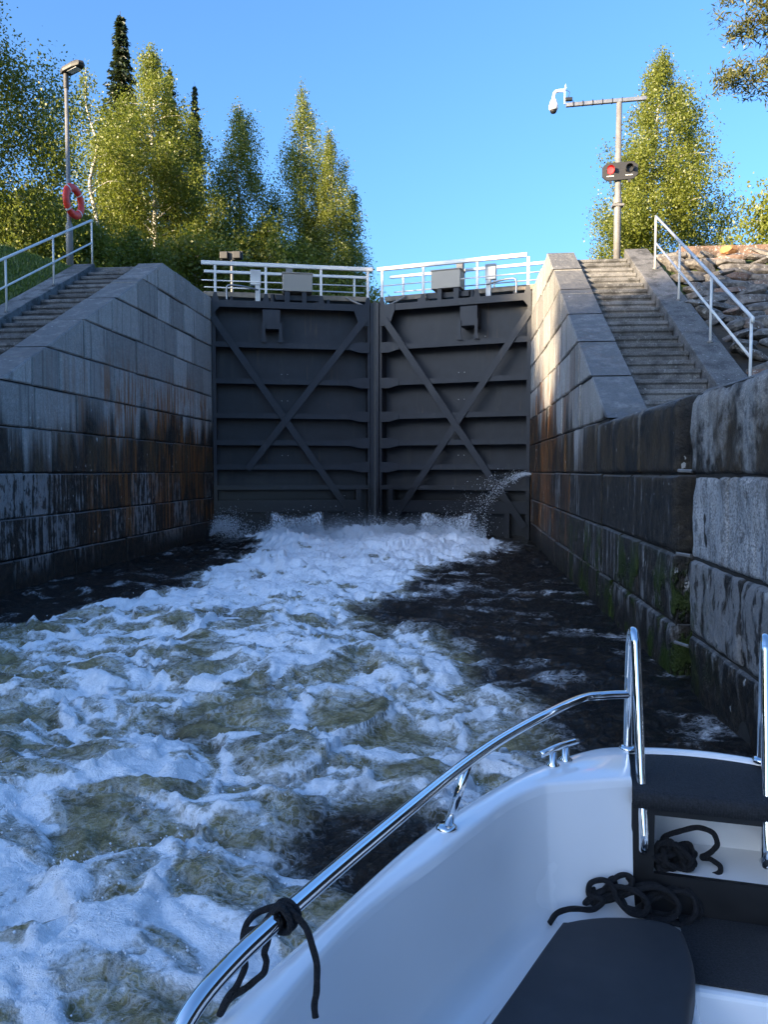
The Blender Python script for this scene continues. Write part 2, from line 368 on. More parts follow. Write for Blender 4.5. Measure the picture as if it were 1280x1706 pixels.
def mat_water():
    t = NT('churning_water'); P = t.pos()
    foam = t.attr('foam')[2]; aer = t.attr('aer')[2]
    n1 = t.noise(P, 9, 6, .7, None, (0, 0, 0), .8); n2 = t.noise(P, 38, 5, .7); n3 = t.noise(P, 130, 3, .6); n0 = t.noise(P, 3.2, 5, .62, (1, 1.5, 1), (2, 0, 0), .5)
    wv = t.n('VectorMath', operation='MULTIPLY_ADD'); t.set(wv.inputs[0], t.n('TexNoise').outputs[1]); 
    nz = wv.inputs[0].links[0].from_node; t.set(nz.inputs['Vector'], P); nz.inputs['Scale'].default_value = 7; nz.inputs['Detail'].default_value = 4
    wv.inputs[1].default_value = (.30, .30, .30); t.set(wv.inputs[2], P)
    def lace(scale, w):
        v = t.n('TexVoronoi', feature='DISTANCE_TO_EDGE'); v.inputs['Randomness'].default_value = 1.0; t.set(v.inputs['Vector'], wv.outputs[0]); v.inputs['Scale'].default_value = scale
        return t.rng(v.outputs[0], w, 0.0)
    lc = t.math('MAXIMUM', lace(6, .15), t.math('MULTIPLY', lace(15, .16), .8))
    f = t.math('ADD', foam, t.math('ADD', t.math('MULTIPLY', t.math('SUBTRACT', n1, .5), .95), t.math('MULTIPLY', t.math('SUBTRACT', n2, .5), .5)))
    f = t.math('ADD', f, t.math('MULTIPLY', t.math('SUBTRACT', n0, .5), .7))
    fm = t.rng(f, .33, .76)
    lf = t.math('MULTIPLY', t.math('MULTIPLY', lc, t.rng(f, -.15, .45)), .5)
    fine = t.rng(t.math('ADD', t.math('MULTIPLY', n2, .6), t.math('MULTIPLY', n3, .4)), .53, .66)          # bubbles
    fm2 = t.math('MAXIMUM', t.math('MAXIMUM', fm, lf), t.math('MULTIPLY', fine, t.math('MULTIPLY', aer, .42)))
    dark = t.mix(t.rng(n1, .4, .7), (.006, .005, .004), (.024, .015, .008))
    oliv = t.mix(t.rng(n1, .3, .7), (.15, .125, .05), (.38, .325, .16))
    body = t.mix(t.math('MULTIPLY', t.rng(aer, .2, .9), t.rng(n0, .25, .55, .45, 1)), dark, oliv)
    col = t.mix(fm2, body, t.mix(t.rng(n2, .3, .7), (.80, .81, .82), (.95, .95, .95)))
    rough = t.math('ADD', .06, t.math('MULTIPLY', fm2, .38))
    h = t.math('ADD', t.math('MULTIPLY', n0, 1.2), t.math('ADD', t.math('MULTIPLY', n1, 1.0), t.math('ADD', t.math('MULTIPLY', n2, .42), t.math('MULTIPLY', n3, .10))))
    h = t.math('ADD', h, t.math('MULTIPLY', fm2, .30)); h = t.math('MULTIPLY', h, t.rng(aer, 0, .4, 1.6, 1.0)); h = t.math('MULTIPLY', h, t.math('SUBTRACT', 1.0, t.math('MULTIPLY', fm, .45)))
    t.bsdf(col, rough, 0, t.bump(h, .75, .06), IOR=1.33, Specular_IOR_Level=t.rng(fm2, 0, 1, .55, .35)); return t.m
M['water'] = mat_water()
def mat_spray(name, al):
    t = NT(name); P = t.objco()
    b = t.n('BsdfPrincipled'); b.inputs['Base Color'].default_value = (.85, .87, .9, 1); b.inputs['Roughness'].default_value = .5
    if al:
        tr = t.n('BsdfTransparent'); mx = t.n('MixShader')
        n = t.noise(P, 1.0, 5, .65, (22, 22, 1.6)); e = t.attr('dens')[2]
        t.set(mx.inputs[0], t.math('MULTIPLY', t.rng(n, .36, .66, .12, .95), e)); t.set(mx.inputs[1], tr.outputs[0]); t.set(mx.inputs[2], b.outputs[0])
        t.t.links.new(mx.outputs[0], t.out.inputs[0])
    else: t.t.links.new(b.outputs[0], t.out.inputs[0])
    return t.m
M['spray'] = mat_spray('spray_drops', False)
M['sheet'] = mat_spray('falling_water', True)
t_ = NT('still_water'); t_.bsdf((.012, .011, .008), .05, 0, t_.bump(t_.noise(t_.pos(), 3, 3), .1, .02)); M['still'] = t_.m

# ------------------------------------------------------------------ layout constants
XL, XR = -7.0, 1.95          # lock faces
YT = 17.9                    # head of the stairs
ZT = 6.82                    # top level
ZL = 2.6                     # low wall top
SLR, SLL = 0.575, 0.525      # slope of stairs, right and left
YLR = YT - (ZT - ZL) / SLR; YLL = YT - (ZT - ZL) / SLL
COURSE = [-.9, -.15, .5, 1.15, 1.87, 2.6, 3.31, 4.02, 4.73, 5.44, 6.15, ZT]

# ------------------------------------------------------------------ ground
def ground():
    rng = np.random.default_rng(2)
    v = []; f = []
    def patch(xs, ys, zf):
        b = len(v)
        for y in ys:
            for x in xs: v.append((x, y, zf(x, y)))
        n = len(xs)
        for j in range(len(ys) - 1):
            for i in range(n - 1): f.append((b + j * n + i, b + j * n + i + 1, b + (j + 1) * n + i + 1, b + (j + 1) * n + i))
    def zl(x, y):
        z = np.clip(ZT - SLL * (YT - y), ZL, ZT) - .06
        return z + (0.95 * min(1, max(0, (-9.3 - x) / 3.0)) if y > 9 else 0)
    def zr(x, y): return np.clip(ZT - SLR * (YT - y), ZL, ZT) - .22 + (.16 if y > YT + .3 else 0)
    patch([-900, -200, -60, -30, -20, -15, -13, -12, -11, -10.2, -9.27], [-300, -60, -20, 0, 6, 8.5, YLL] + list(np.linspace(YLL + .6, YT, 12)) + [19, 22, 30, 60, 150, 900], zl)
    patch([4.17, 5, 6, 8, 12, 20, 60, 200, 900], [-300, -60, -20, 0, 6, 9, YLR] + list(np.linspace(YLR + .6, YT, 12)) + [18.3, 19, 22, 30, 60, 150, 900], zr)
    patch([-9.27, -6, -2, 2, 4.17], [95, 150, 900], lambda x, y: ZT - .06 + (0 if y > 96 else 0))
    return structure(mk('ground', v, f, M['ground']))
G = ground()

# ------------------------------------------------------------------ lock walls of separate stones
def offset_poly(P, d):
    n = len(P); out = []
    cx = sum(p[0] for p in P) / n; cy = sum(p[1] for p in P) / n
    L = []
    for i in range(n):
        a = P[i]; b = P[(i + 1) % n]; dx, dy = b[0] - a[0], b[1] - a[1]; l = math.hypot(dx, dy) or 1e-9
        nx, ny = -dy / l, dx / l
        if (cx - a[0]) * nx + (cy - a[1]) * ny < 0: nx, ny = -nx, -ny
        L.append((nx, ny, nx * a[0] + ny * a[1] + d))
    for i in range(n):
        a = L[i - 1]; b = L[i]; det = a[0] * b[1] - a[1] * b[0]
        if abs(det) < 1e-6: out.append(P[i]); continue
        out.append(((a[2] * b[1] - a[1] * b[2]) / det, (a[0] * b[2] - a[2] * b[0]) / det))
    return out
def clip(P, a, b, c):
    """keep a*u+b*v<=c"""
    out = []
    for i in range(len(P)):
        p, q = P[i], P[(i + 1) % len(P)]
        dp = a * p[0] + b * p[1] - c; dq = a * q[0] + b * q[1] - c
        if dp <= 0: out.append(p)
        if dp * dq < 0:
            t = dp / (dp - dq); out.append((p[0] + (q[0] - p[0]) * t, p[1] + (q[1] - p[1]) * t))
    res = []
    for p in out:
        if not res or math.hypot(p[0] - res[-1][0], p[1] - res[-1][1]) > 1e-3: res.append(p)
    if len(res) > 1 and math.hypot(res[0][0] - res[-1][0], res[0][1] - res[-1][1]) < 1e-3: res.pop()
    return res
def area(P):
    return abs(sum(P[i][0] * P[(i + 1) % len(P)][1] - P[(i + 1) % len(P)][0] * P[i][1] for i in range(len(P)))) / 2
def stone_prism(P, x0, sg, depth, proud, bev, parent, gap=.008):
    rq = random.Random(int(P[0][0] * 1000) + int(P[0][1] * 77)); o = [(p[0] + rq.uniform(-.009, .009), p[1] + rq.uniform(-.009, .009)) for p in offset_poly(P, gap + .002)]; i_ = offset_poly(o, bev); n = len(P)
    v = [(x0 + sg * proud, p[0], p[1]) for p in i_] + [(x0 + sg * (proud - bev), p[0], p[1]) for p in o] + [(x0 - sg * depth, p[0], p[1]) for p in o]
    f = [tuple(range(n))]
    for r in (0, 1):
        for k in range(n): f.append((r * n + k, (r + 1) * n + k, (r + 1) * n + (k + 1) % n, r * n + (k + 1) % n))
    f.append(tuple(range(2 * n, 3 * n))[::-1])
    me = bpy.data.meshes.new('stone_block'); me.from_pydata(v, [], f); me.update()
    bm = bmesh.new(); bm.from_mesh(me); bmesh.ops.recalc_face_normals(bm, faces=bm.faces); bm.to_mesh(me); bm.free()
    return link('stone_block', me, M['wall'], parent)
def stone_grid(u0, u1, z0, z1, x0, sg, depth, proud, parent, seed, cell=.06, rnd=.05, amp=.02, toprnd=None):
    """big near stone with a rough hand-dressed face"""
    g = .008; u0 += g; u1 -= g; z0 += g; z1 -= g
    nu = max(4, int((u1 - u0) / cell)); nz = max(4, int((z1 - z0) / cell))
    # profile params with extra rows for the rounded rim
    su = np.concatenate([[0, .25, .55], np.linspace(1, nu - 1, nu - 1), [nu - .55, nu - .25, nu]]) / nu
    sz = np.concatenate([[0, .25, .55], np.linspace(1, nz - 1, nz - 1), [nz - .55, nz - .25, nz]]) / nz
    U, Zg = np.meshgrid(u0 + (u1 - u0) * su, z0 + (z1 - z0) * sz)
    tr = toprnd or rnd
    def edge(d, r): d = np.clip(d, 0, r); return r - np.sqrt(np.maximum(r * r - (r - d) ** 2, 0))
    e = edge(U - u0, rnd) + edge(u1 - U, rnd) + edge(Zg - z0, rnd) + edge(z1 - Zg, tr)
    e = np.minimum(e, max(rnd, tr) * 1.3)
    d = amp * 2.2 * (fbm(U * 2.2, Zg * 2.2, seed, 4) - .5) + amp * 1.5 * (fbm(U * 9, Zg * 5, seed + 5, 3) - .5)
    Xg = x0 + sg * (proud - e + d)
    ny, nx = U.shape
    v = np.stack([Xg, U, Zg], -1).reshape(-1, 3)
    back = v.copy()[[0, nx - 1, nx * ny - 1, nx * (ny - 1)]]; 
    f = []
    for j in range(ny - 1):
        for i in range(nx - 1): f.append((j * nx + i, j * nx + i + 1, (j + 1) * nx + i + 1, (j + 1) * nx + i))
    V = [tuple(p) for p in v]
    rim = [i for i in range(nx)] + [j * nx + nx - 1 for j in range(1, ny)] + [(ny - 1) * nx + i for i in range(nx - 2, -1, -1)] + [j * nx for j in range(ny - 2, 0, -1)]
    b = len(V); V += [(x0 - sg * depth, V[i][1], V[i][2]) for i in rim]
    n = len(rim)
    for k in range(n): f.append((rim[k], b + k, b + (k + 1) % n, rim[(k + 1) % n]))
    f.append(tuple(range(b, b + n)))
    me = bpy.data.meshes.new('stone_block'); me.from_pydata(V, [], f); me.update()
    bm = bmesh.new(); bm.from_mesh(me); bmesh.ops.recalc_face_normals(bm, faces=bm.faces); bm.to_mesh(me); bm.free()
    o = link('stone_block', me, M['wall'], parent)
    me.polygons.foreach_set('use_smooth', [len(p.vertices) == 4 for p in me.polygons])
    return o

def lock_wall(side):
    rg = random.Random(11 if side < 0 else 23)
    x0 = XL if side < 0 else XR; sg = 1 if side < 0 else -1
    sl = SLL if side < 0 else SLR; ylow = YLL if side < 0 else YLR
    w = thing('lock_wall', 'grey granite lock wall with rust and black streaks below the grassy bank' if side < 0 else
              'dark wet granite lock wall beside the boat below the rock slope', 'wall', (x0 - sg * .6, 14, 0))
    inv = Matrix.Translation((-(x0 - sg * .6), -14, 0))
    def fin(o, pale=0.0, dry=0.0):
        o.data.transform(inv); o['pale'] = float(pale); o['dry'] = float(dry); return o
    # groove of the stop logs
    g0, g1 = 6.84, 7.24
    for ci in range(len(COURSE) - 1):
        z0, z1 = COURSE[ci], COURSE[ci + 1]
        y = -7.5 + rg.uniform(0, 1); y_end = 21.45
        if side > 0 and z0 < ZL: y_near_end = g0
        low = z1 <= ZL + .02
        ys = []
        if side > 0 and low:
            near = {0: [-6, -3, 0, 2.6, 4.5, g0], 1: [-6, -3.4, -.4, 2.2, 4.0, g0], 2: [-6, -3, 0, 2.7, 4.6, 5.6, g0], 3: [-6, -3, 0, 2.8, 4.55, 5.93, g0], 4: [-6, -2.6, .4, 3.1, g0]}.get(ci, [-6, -3, 0, 3, 4.6, g0])
            far = [g1]; yy = g1
            while yy < y_end - .5:
                yy += rg.uniform(.9, 1.9); far.append(min(yy, y_end))
            far[-1] = y_end
            ys = [(a, b) for a, b in zip(near, near[1:])] + [(a, b) for a, b in zip(far, far[1:])]
        else:
            yy = -8.0 if low else (YT - (ZT - z0) / sl) - .01
            if not low: yy = max(yy, -8)
            first = True
            while yy < y_end - .01:
                L = rg.uniform(.75, 1.45); e = yy + L
                if y_end - e < .55: e = y_end
                ys.append((yy, e)); yy = e
        for (a, b) in ys:
            P = [(a, z0), (b, z0), (b, z1), (a, z1)]
            if not low: P = clip(P, -sl, 1, ZT - sl * YT)
            if len(P) < 3 or area(P) < .03: continue
            nearwall = side > 0 and low and b < 10.5 and a > 1.5
            pale = rg.choice([.0, .15, .35, .5, .65]) if z1 < 2.0 else 0
            if side > 0: pale = pale * .6
            if nearwall:
                pr = rg.uniform(-.015, .02) + (-.045 if b <= g0 + .01 else 0)
                if b <= g0 + .01 and ci == 3: pale = 1.6
                if b <= g0 + .01 and ci == 2: pale = .7
                if ci == 4: pale = 0
                fin(stone_grid(a, b, z0, z1, x0, sg, .75, pr, w, ci * 31 + int(a * 7) + 100, .055 if b < 7.2 else .09, .045, .030 if b < 7.2 else .022, .14 if abs(z1 - ZL) < .02 else None), pale, (1.0 if ci == 4 and b <= g0 + .01 else .12 if ci == 4 else 0))
            elif low and abs(z1 - ZL) < .02 and a < ylow - .3:
                fin(stone_grid(a, b, z0, z1, x0, sg, .75, rg.uniform(-.01, .015), w, ci + int(a * 9) + 300, .14, .03, .015, .1), pale)
            else:
                fin(stone_prism(P, x0, sg, .6, rg.uniform(-.018, .016), .02, w), pale)
    # core behind the stones
    mb = MB()
    top = [(-8, -1.4), (21.45, -1.4), (21.45, ZT - .03), (YT, ZT - .03), (ylow, ZL - .05), (-8, ZL - .05)]
    if side > 0:
        mb.prism([(-8, -1.4), (g0 - .02, -1.4), (g0 - .02, ZL - .05), (-8, ZL - .05)], 'x', x0 + .07, x0 + .55)
        mb.prism([(g1 + .02, -1.4)] + top[1:5] + [(g1 + .02, ZL - .05)], 'x', x0 + .05, x0 + .55)
        mb.box((x0 + .38, g0 - .1, -1.4), (x0 + .54, g1 + .1, ZL - .1))
    else:
        mb.prism(top, 'x', x0 - .55, x0 - .05)
    fin(mb.build('core', M['mortar'], w))
    # upper chamber wall beyond the gate
    mb = MB(); mb.box((min(x0 - sg * .02, x0 - sg * .9), 21.47, -1.4), (max(x0 - sg * .02, x0 - sg * .9), 60, ZT - .04)); fin(mb.build('upstream_wall', M['wall'], w))
    if side > 0:
        for z in (1.9, 1.17, .38):
            mb = MB(); mb.tube([(x0 + .05, g0 + .0, z), (x0 - .03, g0 + .14, z + .005)], .016, 6); fin(mb.build('iron_pin', M['galvd'], w))
    return w
WL = lock_wall(-1); WR = lock_wall(1)

# ------------------------------------------------------------------ stairs
def stairs(side):
    sg = -1 if side < 0 else 1
    x0 = XL - .6 if side < 0 else XR + .6
    sl = SLL if side < 0 else SLR; ylow = YLL if side < 0 else YLR
    n = 23; rise = (ZT - ZL) / n; run = (YT - ylow) / n
    rg = random.Random(5 + side)
    t = thing('stone_staircase', 'worn granite steps climbing beside the grass bank on the lock' if side < 0 else 'worn granite steps climbing beside the rock slope with white handrail', 'stairs', (x0 + sg * .57, ylow, ZL))
    inv = Matrix.Translation((-(x0 + sg * .57), -ylow, -ZL))
    a, b = sorted((x0 + sg * .008, x0 + sg * 1.10))
    for k in range(n):
        mb = MB(); y = ylow + k * run; z = ZL + (k + 1) * rise - .26
        dy = rg.uniform(-.012, .012); dz = rg.uniform(-.008, .008)
        mb.prism([(y + dy + .028, z - rise - .12), (y + run + .12, z - rise - .12), (y + run + .12, z + dz), (y + dy, z + dz), (y + dy, z + dz - .055), (y + dy + .028, z + dz - .075)], 'x', a, b)
        o = mb.build('step', M['step'], t, bevel=.008); o.data.transform(inv)
    # kerb stones on the bank side
    ka, kb = sorted((x0 + sg * 1.108, x0 + sg * 1.62))
    y = ylow - .3; 
    while y < YT - .05:
        y2 = min(y + rg.uniform(1.25, 1.75), YT + .05)
        if YT - y2 < .5: y2 = YT + .05
        zf = lambda q: ZT - sl * (YT - q) + .02
        mb = MB(); d = rg.uniform(-.008, .008)
        mb.prism([(y + .006, zf(y) - .5), (y2 - .006, zf(y2) - .5), (y2 - .006, zf(y2) + d), (y + .006, zf(y) + d)], 'x', ka, kb)
        o = mb.build('kerb_stone', M['step'], t, bevel=.014); o.data.transform(inv); y = y2
    # landing at the head and at the foot
    mb = MB(); mb.box((a, YT + .03, ZT - .6), (kb if side > 0 else b, 24, ZT - .26)); 
    if side < 0: mb = MB(); mb.box((ka, YT + .13, ZT - .5), (b, 24, ZT - .03))
    o = mb.build('landing', M['step'], t, bevel=.01); o.data.transform(inv)
    mb = MB(); mb.box((min(a, ka), -8, ZL - .6), (max(b, kb), ylow - .31, ZL - .02)); o = mb.build('lower_landing', M['step'], t); o.data.transform(inv)
    return t
stairs(-1); stairs(1)

def handrail(side):
    sg = -1 if side < 0 else 1
    sl = SLL if side < 0 else SLR
    zf = lambda q: ZT - sl * (YT - q) + .02
    if side > 0:
        x = XR + .6 + 1.45; ys = [16.55, 14.75, 12.9, 11.15]
        lab = 'white tube handrail with four posts on the kerb beside the rock slope'
    else:
        x = XL - .6 - 1.20; ys = [18.0, 16.2, 14.4, 12.6, 10.8]
        lab = 'white tube handrail on the kerb beside the grass bank and lamp post'
    t = thing('stair_handrail', lab, 'handrail', (x, ys[-1], zf(ys[-1])))
    inv = Matrix.Translation((-x, -ys[-1], -zf(ys[-1])))
    hh = 1.06
    for y in ys:
        zb = zf(min(y, YT))
        mb = MB(); mb.tube([(x, y, zb - .03), (x, y, zb + hh)], .021, 10)
        o = mb.build('post', M['paint'], t, True); o.data.transform(inv)
        mb = MB(); mb.tube([(x, y, zb - .01), (x, y, zb + .02)], .045, 12); o = mb.build('foot_plate', M['galvd'], o); o.data.transform(inv)
    ya, yb = ys[-1], min(ys[0], YT) ; za, zb = zf(ya), zf(yb)
    mb = MB(); 
    pts = [(x, ya - .04, za + hh - .09), (x, ya - .04, za + hh - .02), (x, ya, za + hh)] if side > 0 else [(x, ya, za + hh)]
    mb.tube(pts + [(x, ys[0], zf(min(ys[0], YT)) + hh)], .026, 10); o = mb.build('top_rail', M['paint'], t, True); o.data.transform(inv)
    mb = MB(); mb.tube([(x, ya, za + hh * .48), (x, ys[0], zf(min(ys[0], YT)) + hh * .5)], .020, 10); o = mb.build('middle_rail', M['paint'], t, True); o.data.transform(inv)
handrail(1); handrail(-1)

# ------------------------------------------------------------------ rock slope on the right bank
def rock_slope():
    rg = random.Random(77)
    bases = []
    for k in range(7):
        bm = bmesh.new(); bmesh.ops.create_icosphere(bm, subdivisions=2, radius=1.0)
        cuts = []
        for q in range(9):
            n = Vector((rg.uniform(-1, 1), rg.uniform(-1, 1), rg.uniform(-1, 1))).normalized(); cuts.append((n, rg.uniform(.55, .9)))
        cuts += [(Vector((0, 0, 1)), .62), (Vector((rg.uniform(-.2, .2), rg.uniform(-.2, .2), -1)).normalized(), .6)]
        for v in bm.verts:
            for n, d in cuts:
                e = v.co.dot(n) - d
                if e > 0: v.co -= n * e
            v.co *= 1 + rg.uniform(-.03, .03)
        me = bpy.data.meshes.new('rock'); bm.to_mesh(me); bm.free(); me.materials.append(M['rock']); bases.append(me)
    mb = MB(); ys = [YLR - .6, YT]
    mb.prism([(YLR - 1.5, ZL - .5), (YT + .25, ZT - .9), (YT + .25, ZT - .12), (YLR, ZL - .15), (YLR - 1.5, ZL - .15)], 'x', 4.19, 16)
    root = structure(mb.build('rock_slope', M['soil']))
    tilt = math.atan(SLR)
    n = 0
    y = YLR - .9
    while y < YT - .05:
        x = 4.3 + rg.uniform(0, .3)
        while x < 9.3 and n < 299:
            sx = rg.uniform(.18, .52); sy = rg.uniform(.13, .26); sz = rg.uniform(.09, .19)
            if rg.random() < .15: sx *= 1.4
            zz = ZT - .16 - SLR * (YT - y) if y > YLR else ZL - .16
            o = bpy.data.objects.new('rock', rg.choice(bases)); C.objects.link(o); o.parent = root
            o.location = (x + sx * .5, y + rg.uniform(-.08, .08), zz + rg.uniform(-.02, .06)); o.scale = (sx, sy, sz)
            o.rotation_euler = (rg.gauss(tilt * .55, .2), rg.gauss(0, .16), rg.gauss(0, .45)); o['warm'] = 0.0
            n += 1; x += sx * 1.25
        y += .30
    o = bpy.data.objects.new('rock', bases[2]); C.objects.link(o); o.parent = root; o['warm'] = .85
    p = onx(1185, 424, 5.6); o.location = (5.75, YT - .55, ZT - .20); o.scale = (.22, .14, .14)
    # dark edging stones along the head of the slope
    e = thing('stone_edging', 'row of dark square edging stones along the head of the rock slope', 'edging', (5.0, YT + .5, ZT - .1))
    x = 0
    for L in (2.6, .9, 1.3, 1.8, 2.0, 2.2):
        mb = MB(); mb.box((x + .01, rg.uniform(-.02, .02), -.1), (x + L, .5, .27 + rg.uniform(-.03, .03)))
        mb.build('edging_stone', M['rock'], e, bevel=.02); x += L
rock_slope()

# ------------------------------------------------------------------ gate leaves
def gate_leaf(side):
    hx = XL + .02 if side < 0 else XR - .02
    hy = 21.42; mx, my = -2.47, 22.62
    L = math.hypot(mx - hx, my - hy)
    ang = math.atan2(my - hy, mx - hx) if side < 0 else math.atan2(my - hy, hx - mx)
    lab = 'dark steel mitre gate leaf hinged at the rust streaked wall with white railing' if side < 0 else 'dark steel mitre gate leaf hinged at the sunlit end of the wall beside the boat'
    t = thing('lock_gate_leaf', lab, 'lock gate', (hx, hy, 0), ang if side < 0 else -ang, 'mitre gate leaves')
    fl = 1 if side < 0 else -1   # local x runs from hinge to mitre times fl ; -y faces the boat
    def B(mb, a, b): # box in leaf coords (x along leaf, y depth: 0 front, + upstream)
        x0, x1 = sorted((a[0] * fl, b[0] * fl)); mb.box((x0, min(a[1], b[1]), a[2]), (x1, max(a[1], b[1]), b[2]))
    def part(name, boxes, m='gate', bevel=0):
        mb = MB()
        for a, b in boxes: B(mb, a, b)
        return mb.build(name, M[m], t, bevel=bevel)
    TOP = 6.74
    part('skin_plate', [((.0, .42, -1.2), (L - .05, .46, TOP - .1))])
    part('top_beam', [((0, 0, TOP - .19), (L - .16, .03, TOP)), ((0, .03, TOP - .03), (L - .16, .42, TOP))])
    for z, h in ((5.5, .15), (4.47, .15), (3.49, .15), (2.72, .15), (2.02, .15), (1.43, .13)):
        part('girder', [((.05, 0, z - h / 2), (L - .16, .025, z + h / 2)), ((.05, .025, z - .012), (L - .16, .42, z + .012))])
    part('bottom_girder', [((.05, -.01, .72), (L - .5, .03, 1.06)), ((.05, .03, .88), (L - .5, .42, .91))])
    part('heel_post', [((0, .006, -1.2), (.10, .42, TOP - .19))])
    part('mitre_post', [((L - .21, .004, -1.2), (L - .14, .42, TOP - .19)), ((L - .135, -.05, -1.2), (L - .05, .42, TOP + .05))])
    if side < 0: part('sealing_bar', [((L - .046, -.07, -1.2), (L + .035, .2, TOP + .1))], 'lampgrey')
    # flared girder ends
    for z in (5.5, 4.47, 3.49, 2.72, 2.02):
        mb = MB(); P = [((L - .75), z - .074), (L - .45, z - .15), (L - .16, z - .15), (L - .16, z + .15), (L - .45, z + .15), ((L - .75), z + .074)]
        mb.prism([(p[0] * fl, p[1]) for p in P], 'y', -.016, -.001); mb.build('gusset_plate', M['gate'], t)
    mb = MB(); P = [(L - .62, TOP - .19), (L - .50, TOP - .5), (L - .40, TOP - .62), (L - .16, TOP - .62), (L - .16, TOP), (L - .62, TOP)]
    mb.prism([(p[0] * fl, p[1]) for p in P], 'y', -.018, -.002); mb.build('gusset_plate', M['gate'], t)
    mb = MB(); P = [(.0, TOP - .40), (.08, TOP - .36), (.22, TOP - .19), (.22, TOP - .01), (0, TOP - .01)]
    mb.prism([(p[0] * fl, p[1]) for p in P], 'y', -.018, -.002); mb.build('gusset_plate', M['gate'], t)
    # diagonals
    def diag(a, b, w, y0):
        d = Vector((b[0] - a[0], 0, b[1] - a[1])).normalized(); n = Vector((-d.z, 0, d.x)) * w / 2
        P = [Vector((a[0], 0, a[1])) - n, Vector((b[0], 0, b[1])) - n, Vector((b[0], 0, b[1])) + n, Vector((a[0], 0, a[1])) + n]
        mb = MB(); mb.prism([(p.x * fl, p.z) for p in P], 'y', y0 - .022, y0); mb.build('diagonal_brace', M['gate'], t, bevel=.003)
    diag((.02, TOP - .48), (L - .36, .15), .19, -.018)
    diag((L - .30, TOP - .42), (.95, 1.95) if side < 0 else (.16, .62), .19, -.042) if side < 0 else diag((L - .30, TOP - .42), (.12, .35), .19, -.042)
    # sluice hood
    hxp = 1.42 if side < 0 else 1.48
    hood = part('sluice_hood', [((hxp, -.06, 5.95), (hxp + .50, .40, 6.5))], bevel=.01)
    for q in (hxp - .05, hxp + .43):
        mb = MB(); P = [(q, 5.58), (q + .15, 5.58), (q + .12, 5.75), (q + .12, 6.12), (q + .03, 6.12), (q + .03, 5.75)]
        mb.prism([(p[0] * fl, p[1]) for p in P], 'y', -.10, -.062); mb.build('hood_bracket', M['gate'], hood)
    # small bolts
    for (bx, bz) in ((1.95, 4.72), (2.12, 4.72), (1.95, 3.95), (2.12, 3.95), (1.95, 2.35), (2.12, 2.35), (1.35, 5.7) if side > 0 else (2.25, 5.62)):
        part('bolt_head', [((bx, .395, bz), (bx + .022, .42, bz + .022))], 'galv')
    # sluice openings with posts at the foot
    for q in (.55, 1.45, 3.15, L - .62):
        part('foot_post', [((q, .012, -.9), (q + .14, .42, .72))])
    part('foot_panel', [((.1, .30, -.9), (1.45, .33, .70))]); part('foot_panel', [((3.30, .30, -.9), (L - .62, .33, .70))])
    part('sluice_frame', [((1.6, .2, .60), (3.14, .42, .715))])
    part('stiffener', [((L - .56, .002, .73), (L - .42, .2, 1.36))])
    # walkway beam, railings
    part('walkway_beam', [((-.25, .50, TOP + .20), (L - .12, .62, TOP + .34))], 'tan', .006)
    part('walkway_deck', [((-.1, .64, TOP + .22), (L - .12, 1.25, TOP + .27))], 'galvd')
    for q in (.5, 1.9, 3.3, L - .5): part('walkway_bracket', [((q, .40, TOP - .02), (q + .08, .62, TOP + .2))], 'gate')
    prs = [.10, 1.52, 3.10, L - .20]
    for q in prs:
        rp = part('railing_post', [((q - .035, .05, TOP - .01), (q + .035, .10, TOP + .98))], 'paint', .004)
        mb = MB(); P = [(q - .10, TOP - .005), (q + .10, TOP - .005), (q + .04, TOP + .22), (q - .04, TOP + .22)]
        mb.prism([(p[0] * fl, p[1]) for p in P], 'y', .03, .05); mb.build('post_bracket', M['gate'], rp)
    for q in (2.85, L - .45, 1.3):
        part('rear_railing_post', [((q - .03, 1.20, TOP + .2), (q + .03, 1.245, TOP + 1.08))], 'paint', .004)
    s0 = -.28 if side < 0 else -.42
    part('top_rail', [((s0 + (.55 if side > 0 else 0), .03, TOP + .98), (L - .05, .12, TOP + 1.09))], 'paint', .01)
    part('rear_top_rail', [((s0, 1.18, TOP + 1.04), (L - .02, 1.26, TOP + 1.12))], 'paint', .01)
    for z, y in ((.55, .075), (.62, 1.22)):
        mb = MB(); mb.tube([(s0 * fl, y, TOP + z), ((L - .15) * fl, y, TOP + z)], .018 if y < 1 else .02, 8); mb.build('middle_rail', M['paint'], t, True)
    # drive machinery
    bx = 2.0
    b = part('drive_box', [((bx, .02, TOP + .32), (bx + .85, .55, TOP + .82))], 'checker', .012)
    o = part('box_lid', [((bx - .02, .0, TOP + .822), (bx + .87, .57, TOP + .85))], 'checker'); o.parent = b
    part('drive_post', [((bx + .12, .75, TOP + .0), (bx + .32, .92, TOP + 1.28))], 'galvd', .01)
    part('drive_base', [((bx + .05, .05, TOP + .0), (bx + .20, .5, TOP + .32)), ((bx + .55, .05, TOP + .0), (bx + .68, .5, TOP + .32)), ((bx - .2, .2, TOP + .1), (bx + 1.05, .42, TOP + .24))], 'gate')
    mb = MB()
    for q in (bx - .28, bx + 1.0): mb.tube([(q * fl, .3, TOP), (q * fl, .3, TOP + .26)], .07, 10)
    mb.build('drive_gear', M['gate'], t)
    # white limit-switch cabinet on its post
    part('cabinet_post', [((1.22, .42, TOP), (1.36, .52, TOP + .55))], 'paint', .006)
    part('cabinet', [((1.08, .40, TOP + .55), (1.38, .58, TOP + .98))], 'paint', .012)
    # bent pipe
    mb = MB(); pts = spline([(.42 * fl, .03, TOP), (.42 * fl, .03, TOP + .32), (.50 * fl, .03, TOP + .42), (.85 * fl, .1, TOP + .42), (1.3 * fl, .3, TOP + .38)], 6)
